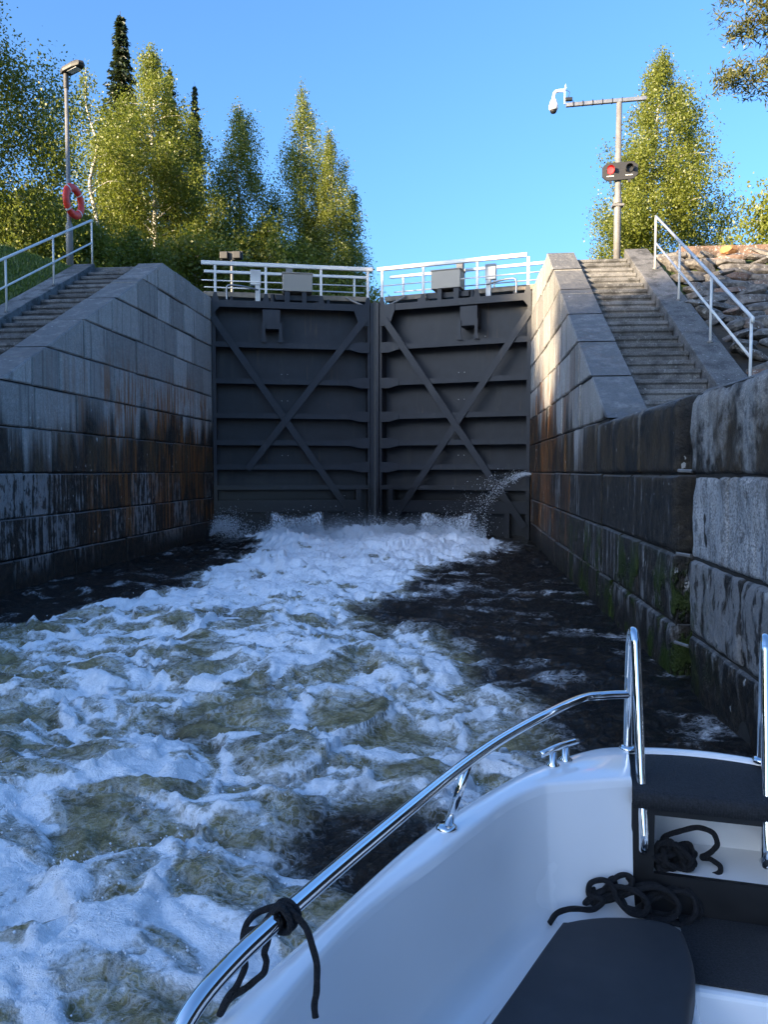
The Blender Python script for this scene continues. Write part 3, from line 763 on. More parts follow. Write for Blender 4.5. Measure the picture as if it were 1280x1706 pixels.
    mb.tube(pts, .028, 8); mb.build('bent_pipe', M['galv'], t, True)
    mb = MB(); mb.tube(spline([((L - .25) * fl, .3, TOP + .02), ((L - .5) * fl, .35, TOP + .12), ((L - .8) * fl, .45, TOP + .28)], 5), .03, 8); mb.build('hose', M['galvd'], t, True)
    return t
gate_leaf(-1); gate_leaf(1)

# ------------------------------------------------------------------ lamp post, lifebuoy, signal mast
def lathe(mb, prof, n=16, c=(0, 0, 0)):
    v = []; f = []
    for r, z in prof:
        for k in range(n): v.append((c[0] + r * math.cos(2 * math.pi * k / n), c[1] + r * math.sin(2 * math.pi * k / n), c[2] + z))
    for i in range(len(prof) - 1):
        for k in range(n): f.append((i * n + k, i * n + (k + 1) % n, (i + 1) * n + (k + 1) % n, (i + 1) * n + k))
    f.append(tuple(range(n))[::-1]); f.append(tuple(range((len(prof) - 1) * n, len(prof) * n)))
    mb.add(v, f)
LP = Vector((-9.75, 18.75, ZT - .05))
t = thing('lamp_post', 'tall grey lamp post with flat lamp head at the head of the grass bank', 'lamp post', LP)
mb = MB(); lathe(mb, [(.085, -.1), (.085, 1.25), (.075, 1.3), (.052, 1.34), (.046, 4.75)], 16); mb.build('pole', M['galvd'], t, True)
mb = MB(); lathe(mb, [(.17, -.1), (.17, .03), (.09, .04)], 16); mb.build('base_plate', M['galvd'], t)
mb = MB(); lathe(mb, [(.065, 4.6), (.065, 4.95), (.05, 5.0)], 14); mb.build('collar', M['lampgrey'], t)
hd = []
P = [(-.11, .09), (.02, .15), (.34, .15), (.54, .10), (.60, 0), (.54, -.10), (.34, -.15), (.02, -.15), (-.11, -.09)]
dirx = Vector((.94, -.34, 0)).normalized()
for zz, k in ((0, .92), (.05, 1.0), (.10, .95), (.15, .6)):
    for p in P: hd.append(dirx * ((p[0] - .2) * k + .2) + Vector((-dirx.y, dirx.x, 0)) * p[1] * k + Vector((0, 0, 4.96 + zz + p[0] * .14)))
n = len(P); f = [tuple(range(n))[::-1], tuple(range(3 * n, 4 * n))]
for r in range(3):
    for k in range(n): f.append((r * n + k, r * n + (k + 1) % n, (r + 1) * n + (k + 1) % n, (r + 1) * n + k))
lh = mk('lamp_head', hd, f, M['lampgrey'], t)
gl = [dirx * (.12 + .3 * a) + Vector((-dirx.y, dirx.x, 0)) * b + Vector((0, 0, 4.953 + (.12 + .3 * a) * .14)) for a, b in ((0, -.08), (1, -.08), (1, .08), (0, .08))]
gl += [p + Vector((0, 0, -.014)) for p in gl]
mk('lamp_glass', gl, [(0, 1, 2, 3), (7, 6, 5, 4), (0, 4, 5, 1), (1, 5, 6, 2), (2, 6, 7, 3), (3, 7, 4, 0)], M['camwhite'], lh)

# lifebuoy hung on the lamp post
rb = thing('lifebuoy', 'orange red lifebuoy with pale bands hung on the lamp post', 'lifebuoy', LP + Vector((.15, -.04, 1.84)))
ax = Vector((.995, -.10, 0)).normalized()
def torus(R, r, a0, a1, nm=40, n=12, cl=True):
    v = []; f = []; u = Vector((-ax.y, ax.x, 0)); w = Vector((0, 0, 1)); full = abs(a1 - a0 - 2 * math.pi) < 1e-3
    m = nm if full else nm + 1
    for i in range(m):
        a = a0 + (a1 - a0) * i / nm; d = u * math.cos(a) + w * math.sin(a)
        for k in range(n):
            b = 2 * math.pi * k / n; v.append(d * (R + r * 1.15 * math.cos(b)) + ax * (r * .8 * math.sin(b)))
    for i in range(nm):
        for k in range(n):
            j = (i + 1) % m; f.append((i * n + k, i * n + (k + 1) % n, j * n + (k + 1) % n, j * n + k))
    return v, f
v, f = torus(.325, .088, 0, 2 * math.pi); ring = mk('ring', v, f, M['ring'], rb, True)
for a in (.785, 2.356, 3.927, 5.498):
    v, f = torus(.325, .091, a - .05, a + .05, 4); mk('reflective_band', v, f, M['ringband'], ring, True)
    p = (Vector((-ax.y, ax.x, 0)) * math.cos(a) + Vector((0, 0, 1)) * math.sin(a)) * .43
    q = (Vector((-ax.y, ax.x, 0)) * math.cos(a + 1.571) + Vector((0, 0, 1)) * math.sin(a + 1.571)) * .43
    mid = (p + q) * .5 * 1.36
    mb = MB(); mb.tube(spline([p, mid, q], 6), .008, 6); mb.build('grab_line', M['ringband'], ring, True)
mb = MB(); mb.tube([(-.15, .03, .33), (.0, .0, .33), (.05, -.0, .37)], .014, 6); mb.build('hook', M['galvd'], rb)

# signal mast with traffic light and dome camera
SM = Vector((3.62, 18.55, ZT - .28))
t = thing('signal_mast', 'grey steel mast with crossarm standing at the head of the steps', 'mast', SM)
mb = MB(); lathe(mb, [(.085, -.05), (.08, 1.5), (.075, 1.52), (.062, 3.79)], 18); mb.build('pole', M['galvd'], t, True)
mb = MB(); lathe(mb, [(.16, -.05), (.16, .03), (.1, .04)], 16); mb.build('base_plate', M['galvd'], t)
mb = MB(); mb.bar((-1.20, .02, 3.80), (.60, -.02, 3.86), .07, .085); mb.build('crossarm', M['galv'], t, bevel=.006)
for k in range(6):
    x = -1.05 + k * .22; mb = MB(); mb.box((x, -.045, 3.755 + (x + 1.22) * .033), (x + .02, .05, 3.855 + (x + 1.22) * .033)); mb.build('cable_tie', M['signal'], t)
mb = MB(); lathe(mb, [(.10, 1.52), (.10, 1.62)], 14); mb.build('clamp', M['galvd'], t)
mb = MB(); mb.box((-.13, -.10, 1.45), (.13, .10, 1.50)); mb.build('clamp', M['galvd'], t)
SG = thing('signal_light', 'black octagonal twin signal board with one red lamp lit on the mast', 'traffic light', SM + Vector((.02, -.10, 2.21)), math.radians(-8)); SG.scale = (.86, .9, .84)
P = [(-.46, -.12), (-.34, -.235), (.34, -.235), (.46, -.12), (.46, .12), (.34, .235), (-.34, .235), (-.46, .12)]
mb = MB(); mb.prism(P, 'y', -.05, .0); mb.build('backing_board', M['signal'], SG, bevel=.006)
for x, m in ((-.24, 'red'), (.24, 'black')):
    mb = MB(); 
    v = []; n = 14
    # hood: open half tube around each lamp
    for yy in (-.05, -.20):
        for r in (.105, .097):
            for k in range(n + 1):
                a = math.radians(-35 + 250 * k / n); v.append((x + r * math.cos(a), yy, .03 + r * math.sin(a)))
    f = []; q = n + 1
    for k in range(n):
        f += [(k, k + 1, 2 * q + k + 1, 2 * q + k), (q + k, 3 * q + k, 3 * q + k + 1, q + k + 1), (2 * q + k, 2 * q + k + 1, 3 * q + k + 1, 3 * q + k)]
    mb = MB(); pts = [(x, -.05, .03), (x, -.075, .03)]; mb.tube(pts, .088, 20); ln = mb.build('lamp_lens', M[m], SG)
    mk('lamp_hood', v, f, M['signal'], ln)
    mb = MB(); mb.box((x - .10, -.062, -.135), (x + .08, -.052, -.115)); mb.build('name_plate', M['camwhite'], SG)
    mb = MB(); mb.box((x - .035, -.04, -.30), (x + .035, .01, -.22)); mb.build('bracket_foot', M['signal'], SG)
CMR = thing('security_camera', 'white dome security camera on a curved bracket at the end of the crossarm', 'camera', SM + Vector((-1.20, 0, 3.84))); CMR.scale = (.78, .78, .78)
mb = MB(); mb.box((-.055, -.03, -.03), (-.03, .03, .42)); mb.build('bracket', M['camwhite'], CMR)
mb = MB(); mb.prism([(-.06, .40), (.0, .42), (-.02, .56)], 'y', -.02, .02); mb.build('bracket_fin', M['camwhite'], CMR)
mb = MB(); mb.box((-.03, -.05, .06), (.18, .05, .15)); mb.build('junction_box', M['signal'], CMR, bevel=.008)
mb = MB(); mb.tube(spline([(-.05, 0, .36), (-.20, 0, .365), (-.32, 0, .33), (-.36, 0, .22), (-.365, 0, .12)], 6), .045, 12); mb.build('arm', M['camwhite'], CMR, True)
mb = MB(); lathe(mb, [(.05, .15), (.09, .08), (.13, -.05), (.135, -.14), (.11, -.19)], 20, (-.365, 0, 0)); hs = mb.build('housing', M['camwhite'], CMR, True)
mb = MB(); lathe(mb, [(.10, -.185), (.095, -.23), (.07, -.27), (.03, -.285)], 18, (-.365, 0, 0)); mb.build('dome', M['signal'], hs, True)
mb = MB(); mb.tube(spline([(.06, 0, .15), (.10, 0, .30), (.02, 0, .36), (-.04, 0, .36)], 5), .008, 6); mb.tube(spline([(.16, 0, .10), (.20, 0, .05), (.2, 0, .0)], 4), .008, 6); mb.build('cable', M['signal'], CMR)

# signal seen from behind, upstream on the left bank
p = ony(386, 427, 27.0)
t = thing('upstream_signal', 'dark back of a signal box on a thin post behind the gate railing', 'traffic light', (p.x, 27.0, ZT - .04))
hz = p.z - (ZT - .04)
mb = MB(); mb.tube([(0, 0, -.1), (0, 0, hz + .1)], .05, 10); mb.build('pole', M['galvd'], t, True)
mb = MB(); mb.box((-.40, -.05, hz - .14), (.40, .02, hz + .16)); mb.build('backing_board', M['signal'], t, bevel=.01)
for x in (-.24, .22):
    mb = MB(); mb.box((x - .14, -.2, hz - .12), (x + .14, -.05, hz + .13)); mb.build('lamp_housing', M['signal'], t, bevel=.02)

# ------------------------------------------------------------------ trees
def leaf_mesh(name, pos, size, mat, rng, aspect=.62, flat=.0, dirs=None, tint=None):
    n = len(pos)
    a = rng.normal(size=(n, 3)) if dirs is None else dirs + rng.normal(size=(n, 3)) * .35
    a /= np.linalg.norm(a, axis=1)[:, None] + 1e-9
    b = rng.normal(size=(n, 3)); b[:, 2] *= (1 - flat); b -= a * np.sum(a * b, 1)[:, None]; b /= np.linalg.norm(b, axis=1)[:, None] + 1e-9
    s = size * rng.uniform(.6, 1.35, n)[:, None]
    v = np.empty((n, 4, 3)); v[:, 0] = pos - a * s * .5; v[:, 2] = pos + a * s * .5
    w = s * aspect * .5; v[:, 1] = pos + b * w - a * s * .06; v[:, 3] = pos - b * w - a * s * .06
    me = bpy.data.meshes.new(name)
    me.vertices.add(n * 4); me.vertices.foreach_set('co', v.astype(np.float32).ravel())
    me.loops.add(n * 4); me.loops.foreach_set('vertex_index', np.arange(n * 4, dtype=np.int32))
    me.polygons.add(n); me.polygons.foreach_set('loop_start', np.arange(0, n * 4, 4, dtype=np.int32)); me.polygons.foreach_set('loop_total', np.full(n, 4, dtype=np.int32))
    me.update(calc_edges=True)
    at = me.attributes.new('tint', 'FLOAT', 'POINT')
    tt = np.clip(rng.beta(2, 2.2, n) if tint is None else tint, 0, 1)
    at.data.foreach_set('value', np.repeat(tt, 4).astype(np.float32))
    me.materials.append(mat); return me
def birch_meshes(seed, h, R, leaves, droop=.5, low=.12, size=.14, nl=46, peak=.30, sparse=1.0):
    rng = np.random.default_rng(seed)
    mb = MB(); ang = rng.uniform(0, 6.28)
    bend = [Vector((rng.normal() * .05 * h * k * .25, rng.normal() * .05 * h * k * .25, h * k)) for k in np.linspace(0, 1, 9)]
    tr = spline(bend, 3); m = len(tr)
    mb.tube(tr, [max(.012, .0105 * h * (1 - i / m) ** .8 + .01) for i in range(m)], 7)
    def at(q):
        x = q * (m - 1); i = min(int(x), m - 2); return tr[i].lerp(tr[i + 1], x - i)
    cl = []; cs = []
    for i in range(nl):
        q = low + (1 - low) * ((i + rng.uniform(0, .8)) / nl) ** .85; q = min(q, .985)
        k = (q - low) / (1 - low)
        prof = (min(1, (k + .18) / (peak + .18)) ** .6) * (1 - max(0, (k - peak) / (1 - peak)) ** 1.55) ** .9 + .06
        L = R * prof * rng.uniform(.5, 1.25)
        ang += 2.4 + rng.normal() * .35; p0 = at(q)
        d = Vector((math.cos(ang), math.sin(ang), 0)); up = rng.uniform(.5, 1.1) * (1 - .3 * k)
        ps = [p0 + d * L * u + Vector((0, 0, L * (up * u - (.35 + droop * .6) * u * u))) for u in (0, .3, .6, .85, 1)]
        mb.tube(ps, [max(.006, .022 * L / 2.5 + .01) * (1 - u * .85) for u in (0, .3, .6, .85, 1)], 4, False)
        nc = max(3, int(3 + 3.2 * L))
        for c in range(nc):
            u = rng.uniform(.22, 1.03) ** .75; j = min(int(u * 4), 3); b = ps[j].lerp(ps[j + 1], u * 4 - j)
            off = rng.normal(size=3) * np.array([.22, .22, .16]) * (L ** .6); dl = rng.exponential(droop) * .6
            cl.append(np.array(b) + off - np.array([0, 0, dl])); cs.append((.11 + .085 * L ** .5) * rng.uniform(.6, 1.4))
    cl = np.array(cl); cs = np.array(cs); top = np.array(tr[-1])
    cl = np.vstack([cl, top + rng.normal(size=(6, 3)) * [.12, .12, .3] - [0, 0, .3]]); cs = np.append(cs, np.full(6, .14))
    w = cs ** 2; idx = rng.choice(len(cl), leaves, p=w / w.sum())
    pos = cl[idx] + rng.normal(size=(leaves, 3)) * (cs[idx][:, None]) * [1, 1, 1.15 + droop * .9] - np.c_[np.zeros(leaves), np.zeros(leaves), np.abs(rng.normal(size=leaves)) * droop * .5]
    cv = rng.uniform(-.22, .22, len(cl))
    return mb, leaf_mesh('crown', pos, size, M['birch'], rng, tint=rng.beta(2, 2.2, leaves) + cv[idx])
def spruce_meshes(seed, h, R, cnt, size=.30):
    rng = np.random.default_rng(seed); mb = MB()
    mb.tube([(0, 0, 0), (0, 0, h * .5), (0, 0, h)], [.011 * h, .007 * h, .01], 7)
    pos = []; dr = []
    nt = int(h * 2.3); per = cnt // (nt * 9)
    for i in range(nt):
        k = (i + rng.uniform(-.3, .3)) / nt; z = h * (.08 + .92 * k); L = R * (1 - k) ** .8 * rng.uniform(.8, 1.15) + .10
        a0 = rng.uniform(0, 6.28)
        for b in range(9):
            a = a0 + b * .698 + rng.normal() * .15; l = L * rng.uniform(.65, 1.2)
            u = rng.uniform(.05, 1, max(4, int(per * (.35 + 1.3 * (1 - k))))); 
            d = np.array([math.cos(a), math.sin(a), 0]); s = np.array([-d[1], d[0], 0])
            q = np.outer(u * l, d) + np.outer(rng.normal(size=len(u)) * l * .14, s)
            q[:, 2] = z - u * l * .42 + (u ** 2) * l * .28 + rng.normal(size=len(u)) * .05 - np.abs(rng.normal(size=len(u))) * .10
            pos.append(q); dr.append(np.tile(d * .8 + np.array([0, 0, -.45]), (len(u), 1)))
    pos = np.vstack(pos); dr = np.vstack(dr)
    return mb, leaf_mesh('crown', pos, size, M['spruce'], rng, .38, 0, dr)
def plant_tree(name, label, cat, trunk, crown, bark, loc, rz=0, sc=1.0, group=None):
    t = thing(name, label, cat, loc, rz, group); t.scale = (sc, sc, sc) if not isinstance(sc, tuple) else sc
    if isinstance(trunk, MB): trunk = trunk.build('trunk', bark, t, True); 
    else: o = bpy.data.objects.new('trunk', trunk); C.objects.link(o); o.parent = t; trunk = o
    o = bpy.data.objects.new('crown', crown); C.objects.link(o); o.parent = t
    return t, trunk.data, crown
GZ = ZT - .1
def at_px(x, Y, z=GZ): p = ony(x, 700, Y); return (p.x, Y, z)
mbA, crA = birch_meshes(1, 16.9, 3.3, 115000, .32, .10, .118, 74, .34)
tA, trA, crA = plant_tree('birch_tree', 'tall broad sunlit birch in front of the dark spruces, beyond the left bank', 'tree', mbA, crA, M['bark'], at_px(262, 40))
mbB, crB = birch_meshes(2, 15.0, 3.9, 115000, .5, .06, .112, 72, .42)
tB, trB, crB = plant_tree('birch_tree', 'large birch with hanging twigs rising past the lamp post', 'tree', mbB, crB, M['bark'], (-18.6, 27.0, GZ + .2))
mbC, crC = birch_meshes(3, 17.6, 2.2, 64000, 1.0, .08, .112, 54, .30)
tC, trC, crC = plant_tree('birch_tree', 'dark weeping birch with forked ragged top next to open sky', 'tree', mbC, crC, M['bark'], at_px(508, 46))
mbD, crD = birch_meshes(4, 16.0, 2.1, 58000, .7, .08, .112, 54, .33)
tD, trD, crD = plant_tree('birch_tree', 'slim pointed birch between the broad birch and the weeping birch', 'tree', mbD, crD, M['bark'], at_px(398, 44))
mbE, crE = birch_meshes(5, 14.2, 1.7, 6500, .5, .15, .13, 34, .33)
plant_tree('birch_tree', 'thin airy young birch with see-through crown beside the lamp post', 'tree', mbE, crE, M['bark'], at_px(163, 36))
mbF, crF = birch_meshes(6, 16.6, 3.4, 115000, .4, .08, .118, 76, .22)
plant_tree('birch_tree', 'bright conical birch standing behind the signal mast', 'tree', mbF, crF, M['bark'], at_px(1083, 42))
mbG, crG = birch_meshes(8, 12.2, 1.25, 18000, .8, .08, .13, 34, .3)
plant_tree('birch_tree', 'small narrow birch at the right foot of the weeping birch', 'tree', mbG, crG, M['bark'], at_px(583, 47))
mbH, crH = birch_meshes(9, 13.6, 1.5, 7000, .4, .12, .15, 30, .3)
plant_tree('birch_tree', 'distant small birch top peeping over the stone edging', 'tree', mbH, crH, M['bark'], at_px(1190, 62))
# a second stem of the weeping birch clump
plant_tree('birch_tree', 'second leaning birch of the weeping clump with bare twiggy top', 'tree', trD, crD, None, at_px(548, 45), 1.9, (.85, .85, .93))
mbS, crS = spruce_meshes(11, 26.4, 3.3, 34000, .34)
sS, trS, crS = plant_tree('spruce_tree', 'tall dark pointed spruce behind the broad birch', 'tree', mbS, crS, M['darkbark'], at_px(212, 52))
plant_tree('spruce_tree', 'dark spruce whose tip just shows above the broad birch', 'tree', trS, crS, None, at_px(290, 56), 1.0, (.7, .7, .94))
plant_tree('spruce_tree', 'slender spruce between the broad birch and the slim birch', 'tree', trS, crS, None, at_px(331, 56), 2.2, (.55, .55, .89))
# understorey shrubs beyond the bank
mbU, crU = birch_meshes(15, 6.5, 2.6, 32000, .3, .03, .14, 46, .3)
sU, trU, crU = plant_tree('shrub', 'leafy shrub under the large birch behind the lamp post', 'shrub', mbU, crU, M['bark'], at_px(60, 31), 0, (1.2, 1.2, 1.05))
for px, Y, s, lab in ((-20, 33, 1.3, 'wide leafy shrub at the edge of the grass bank'), (140, 33, 1.0, 'leafy shrub between the lamp post and the young birch'), (230, 35, .95, 'leafy shrub at the foot of the broad birch'),
                      (330, 38, 1.15, 'leafy shrub behind the upstream signal'), (440, 41, 1.3, 'leafy shrub between the slim birch and the weeping birch'), (500, 43, 1.2, 'leafy shrub under the weeping birch'),
                      (560, 45, 1.1, 'leafy shrub under the small narrow birch')):
    plant_tree('shrub', lab, 'shrub', trU, crU, None, at_px(px, Y), px * .1, (s, s, s))
plant_tree('birch_tree', 'darker birch filling the gap behind the lamp post shrubs', 'tree', trD, crD, None, at_px(85, 42), .6, (1.2, 1.2, .68))
plant_tree('birch_tree', 'dark birch filling the back between slim birch and broad birch', 'tree', trA, crA, None, at_px(358, 48), 2.6, (.6, .6, .66))
# pine whose branch reaches into the sky, upper right
def pine():
    rng = np.random.default_rng(31); mb = MB(); h = 16.5
    mb.tube([(0, 0, 0), (.1, 0, h * .5), (.0, 0.1, h)], [.2, .14, .03], 9)
    pos = []
    for i in range(34):
        z = rng.uniform(5.2, h); a = rng.uniform(0, 6.28) if i > 7 else math.pi + rng.normal() * .45
        L = (1 - ((z - 5) / (h - 4)) ** 2) * rng.uniform(1.6, 3.0) + .5
        if i < 5: z = rng.uniform(6.6, 8.8); L = rng.uniform(2.0, 2.9)
        d = Vector((math.cos(a), math.sin(a), 0)); ps = [Vector((0, 0, z)) + d * L * u + Vector((0, 0, L * (.25 * u - .12 * u * u))) for u in (0, .35, .7, 1)]
        mb.tube(ps, [.05, .035, .02, .008], 5, False)
        for c in range(int(7 * L)):
            u = rng.uniform(.3, 1.05); b = np.array(ps[0].lerp(ps[-1], u)) + rng.normal(size=3) * [.30, .30, .12]
            pos.append(b + rng.normal(size=(70, 3)) * [.16, .16, .11])
    pos = np.vstack(pos)
    return mb, leaf_mesh('crown', pos, .17, M['pine'], rng, .22)
mbP, crP = pine()
pP, trP, crP = plant_tree('pine_tree', 'pine with brownish needled branches reaching into the sky over the rock slope', 'tree', mbP, crP, M['darkbark'], (10.0, 22.0, GZ))
plant_tree('shrub', 'dark shrub beyond the far end of the stone edging', 'shrub', trU, crU, None, at_px(1330, 36), 1.3, (1.1, 1.1, 1.35))
# trees along the left bank downstream (outside the frame); they shade the lock in the evening sun
k = 0
bank = []
rgb = random.Random(3)
for row_, (x0_, dz_) in enumerate(((-24.5, 0), (-28.5, .8), (-33.0, 1.8))):
    y_ = 3.5 + row_ * 1.2
    while y_ > -62:
        yy_ = y_ + (x0_ + 26) * 1.01
        ht = float(np.interp(y_, [-60, -17, -14.2, -12.8, -7.0, -5.2, 4], [12.2, 12.2, 12.0, 5.5, 5.5, 12.4, 12.2])) + dz_
        bank.append((x0_ + rgb.uniform(-.8, .8), yy_ + rgb.uniform(-.4, .4), ht / (16.9 if len(bank) % 2 == 0 else 15.0), len(bank) % 2)); y_ -= 3.7
for x, y, s, src in bank:
    a, b = ((trA, crA), (trB, crB))[src]
    plant_tree('birch_tree', 'birch in the wood across the meadow that shades the lock', 'tree', a, b, None, (x, y, max(ZL, min(ZT, ZT - SLL * (YT - y))) + .0), k * 1.3, (s * 1.25, s * 1.25, s), 'birches of the wood beyond the left bank'); k += 1

# grass on the left bank
def grass():
    rng = np.random.default_rng(9); n = 30000
    x = rng.uniform(-15.5, -9.3, n); y = rng.uniform(12.5, 19.5, n)
    z = np.clip(ZT - SLL * (YT - y), ZL, ZT) - .06 + .95 * np.clip((-9.3 - x) / 3, 0, 1)
    pos = np.c_[x, y, z + .03]
    d = np.tile(np.array([0, 0, 1.0]), (n, 1)) + rng.normal(size=(n, 3)) * .3
    me = leaf_mesh('grass', pos, .16, M['grass'], rng, .14, 0, d)
    o = link('grass', me); tag(o, 'short green grass covering the left bank', 'grass', None, 'stuff')
grass()

# ------------------------------------------------------------------ water
FD = []
def water():
    ys = [-7.9]; 
    while ys[-1] < 1.2: ys.append(ys[-1] + .25)
    while ys[-1] < 22.95: ys.append(ys[-1] + max(.013, .0048 * ys[-1]))
    ys = np.array(ys); xs = np.linspace(XL - .03, XR + .36, 540)
    X, Y = np.meshgrid(xs, ys)
    bR = np.interp(Y, [0, 3.0, 4.2, 5.35, 6.2, 7.5, 9.1, 11.2, 14.7, 19, 20.6, 23], [-.1, .0, .35, .6, .5, .15, -.75, -1.0, -.4, .55, .9, .4])
    bL = np.interp(Y, [0, 6.5, 7.9, 10.1, 13.5, 18.3, 20.5, 23], [-7.6, -6.8, -5.4, -5.1, -4.7, -5.1, -5.7, -5.9])
    wob = (fbm(X * .9, Y * .6, 3, 4) - .5) * 1.6
    M_ = np.minimum(sst(-.7, .7, bR - X + wob), sst(-.5, .6, X - bL + wob))
    dk = np.exp(-(((X + .42) / .42) ** 2 + ((Y - 3.8) / .42) ** 2))
    M_ = M_ * (1 - .9 * np.clip(dk * 1.4, 0, 1))
    gate = sst(9, 19, Y)
    # domain warp, flow stretched a little along x
    wx = X + .34 * (fbm(X * 1.5, Y * 1.5, 21, 3) - .5) * 2; wy = Y + .34 * (fbm(X * 1.5 + 9, Y * 1.5, 33, 3) - .5) * 2
    f1, f2, idv = worley(wx * 1.35, wy * 1.7, 5)
    g1, g2, idw = worley(wx * 3.3 + 4, wy * 4.0, 8)
    e = f2 - f1; e2 = g2 - g1
    big = fbm(X * .55, Y * .75, 41, 3); mid = fbm(wx * 2.0, wy * 2.6, 51, 5, .55); rid = 1 - np.abs(2 * fbm(wx * 1.1, wy * 1.9, 61, 4) - 1)
    brk = fbm(wx * 5.5, wy * 7.5, 141, 4, .6); foam = .37 + .95 * (brk - .5) + 1.0 * (rid - .80) + 1.1 * (mid - .5) + .42 * (1 - sst(0, .30, e)) + .12 * (1 - sst(0, .25, e2)) + .6 * (big - .5) + .10 * (idv - .5)
    foam = foam + .62 * sst(8, 16, Y) + .06 * sst(5, 9, Y)
    foam = foam * M_ - .55 * (1 - M_) + .62 * (1 - M_) * sst(.50, .72, fbm(wx * 2.2, wy * 4.5, 91, 4)) * sst(.3, .7, big + .12) + .42 * (1 - M_) * sst(.60, .78, rid) * sst(.42, .62, mid) 
    splash = sst(17.5, 21.6, Y) * M_
    foam = np.clip(foam + splash * .7, -.6, 1.4)
    fc = np.clip(foam, 0, 1)
    aer = np.clip(M_ * (.55 + .5 * (1 - f1) + .6 * (big - .5)) + .25 * sst(.5, .8, fc), 0, 1)
    chop = .20 * (fbm(X * .8, Y * 1.1, 71, 3) - .5) + .09 * (fbm(wx * 2.4, wy * 3.0, 81, 4) - .5)
    small = .075 * (fbm(wx * 6, wy * 8, 101, 4, .55) - .5)
    dome = .11 * (1 - np.clip(f1, 0, 1) ** 2) * (.3 + idv) + .03 * (1 - g1)
    lumps = np.maximum(0, fbm(wx * 3.2, wy * 3.6, 111, 4, .6) - .5) * .20 + .05 * (brk - .4)
    Z = (chop + small) * (.95 + .4 * M_) + M_ * (dome - .05) + M_ * sst(.25, .9, fc) * (.015 + lumps)
    mound = splash * (.05 + .42 * np.maximum(0, fbm(X * 1.4, Y * 1.0, 121, 3, .5) - .40) + .10 * fbm(X * 7, Y * 5, 131, 4, .6) ** 1.5) * sst(-6.2, -4.8, X) * sst(1.0, -.2, X)
    Z = Z * (1 + .35 * gate) + mound
    near_wall = sst(0, .25, np.minimum(X - XL, XR - X)); Z = Z * (.35 + .65 * near_wall)
    Z = np.where(Y < 2.9, np.clip(Z, -.2, .14), Z)
    ny, nx = X.shape
    I = np.arange(ny * nx).reshape(ny, nx)
    q = np.stack([I[:-1, :-1], I[:-1, 1:], I[1:, 1:], I[1:, :-1]], -1).reshape(-1, 4)
    o = mknp('water', np.stack([X, Y, Z], -1).reshape(-1, 3), q, M['water'], None, True)
    for nm, a in (('foam', foam), ('aer', aer)):
        at = o.data.attributes.new(nm, 'FLOAT', 'POINT'); at.data.foreach_set('value', a.astype(np.float32).ravel())
    structure(o)
    r2 = np.random.default_rng(12); w_ = np.clip(foam - .35, 0, 1) * (Y > 1.8) * (Y < 12) / np.maximum(Y, 2) * np.gradient(ys)[:, None] * (M_ > .4)
    w_ = (w_ / w_.sum()).ravel(); pick = r2.choice(len(w_), 9000, p=w_)
    FD.append(np.c_[X.ravel()[pick], Y.ravel()[pick], Z.ravel()[pick] + .004 + np.abs(r2.normal(size=9000)) ** 2 * .012])
    mb = MB(); mb.box((XL - .6, 23.2, -1.39), (XR + .6, 95, 6.0)); structure(mb.build('upstream_water', M['still']))
    mb = MB(); mb.box((XL - 1, -300, -1.5), (XR + 1, 96, -1.4)); structure(mb.build('canal_bed', M['soil']))
    mb = MB(); mb.add([(XL - 2, -300, -.01), (XR + 2.2, -300, -.01), (XR + 2.2, -7.9, -.01), (XL - 2, -7.9, -.01)], [(0, 1, 2, 3)]); structure(mb.build('downstream_water', M['still']))
water()

def drops(name, P, R, label):
    """little octahedral droplets joined into one spray object"""
    n = len(P); base = np.array([(1, 0, 0), (-1, 0, 0), (0, 1, 0), (0, -1, 0), (0, 0, 1), (0, 0, -1)], float)
    fc = np.array([(0, 2, 4), (2, 1, 4), (1, 3, 4), (3, 0, 4), (2, 0, 5), (1, 2, 5), (3, 1, 5), (0, 3, 5)])
    v = (P[:, None, :] + base[None] * R[:, None, None]).reshape(-1, 3)
    f = (fc[None] + (np.arange(n) * 6)[:, None, None]).reshape(-1, 3)
    o = mknp(name, v, f, M['spray'], None, True); tag(o, label, 'spray', None, 'stuff'); return o
rng = np.random.default_rng(4)
def arc(p0, v0, n, spread, T, g=9.8, vs=.5):
    t = rng.uniform(0, 1, n) ** .8 * T
    v = np.array(v0) + rng.normal(size=(n, 3)) * vs
    P = np.array(p0) + v * t[:, None] + rng.normal(size=(n, 3)) * spread * (.25 + t[:, None] / T)
    P[:, 2] -= .5 * g * t * t
    return P[P[:, 2] > .0]
P = FD[0]; drops('foam_drops', P, .002 + .0065 * rng.uniform(0, 1, len(P)) ** 3, 'beads of froth tossed up over the churning water')
P = []
n = 20000
x = rng.uniform(-5.6, .75, n); hgt = .18 + .55 * fbm(x * 2.1, x * 0 + 3, 7, 4) 
P.append(np.c_[x, 21.15 + rng.normal(size=n) * .45, np.abs(rng.normal(size=n)) * hgt * .36 + .06])
x = np.concatenate([rng.normal(c, .28, 500) for c in (-4.9, -4.2, -3.3, -2.6, -1.9, -1.0, -.2, .4)])
P.append(np.c_[x, 21.0 + rng.normal(size=len(x)) * .35, .25 + np.abs(rng.normal(size=len(x))) * .22])
P = np.vstack(P); drops('spray', P, .003 + .010 * rng.uniform(0, 1, len(P)) ** 2.5, 'white spray thrown up along the foot of the gates')
P = np.vstack([arc((1.93, 21.15, 1.80), (-2.6, -.1, .55), 1200, .06, .62, vs=.22), arc((1.93, 21.15, 1.80), (-3.6, -.2, .6), 500, .10, .62, vs=.5), arc((1.95, 21.15, 1.82), (-2.0, 0, .5), 800, .04, .25, vs=.10)])
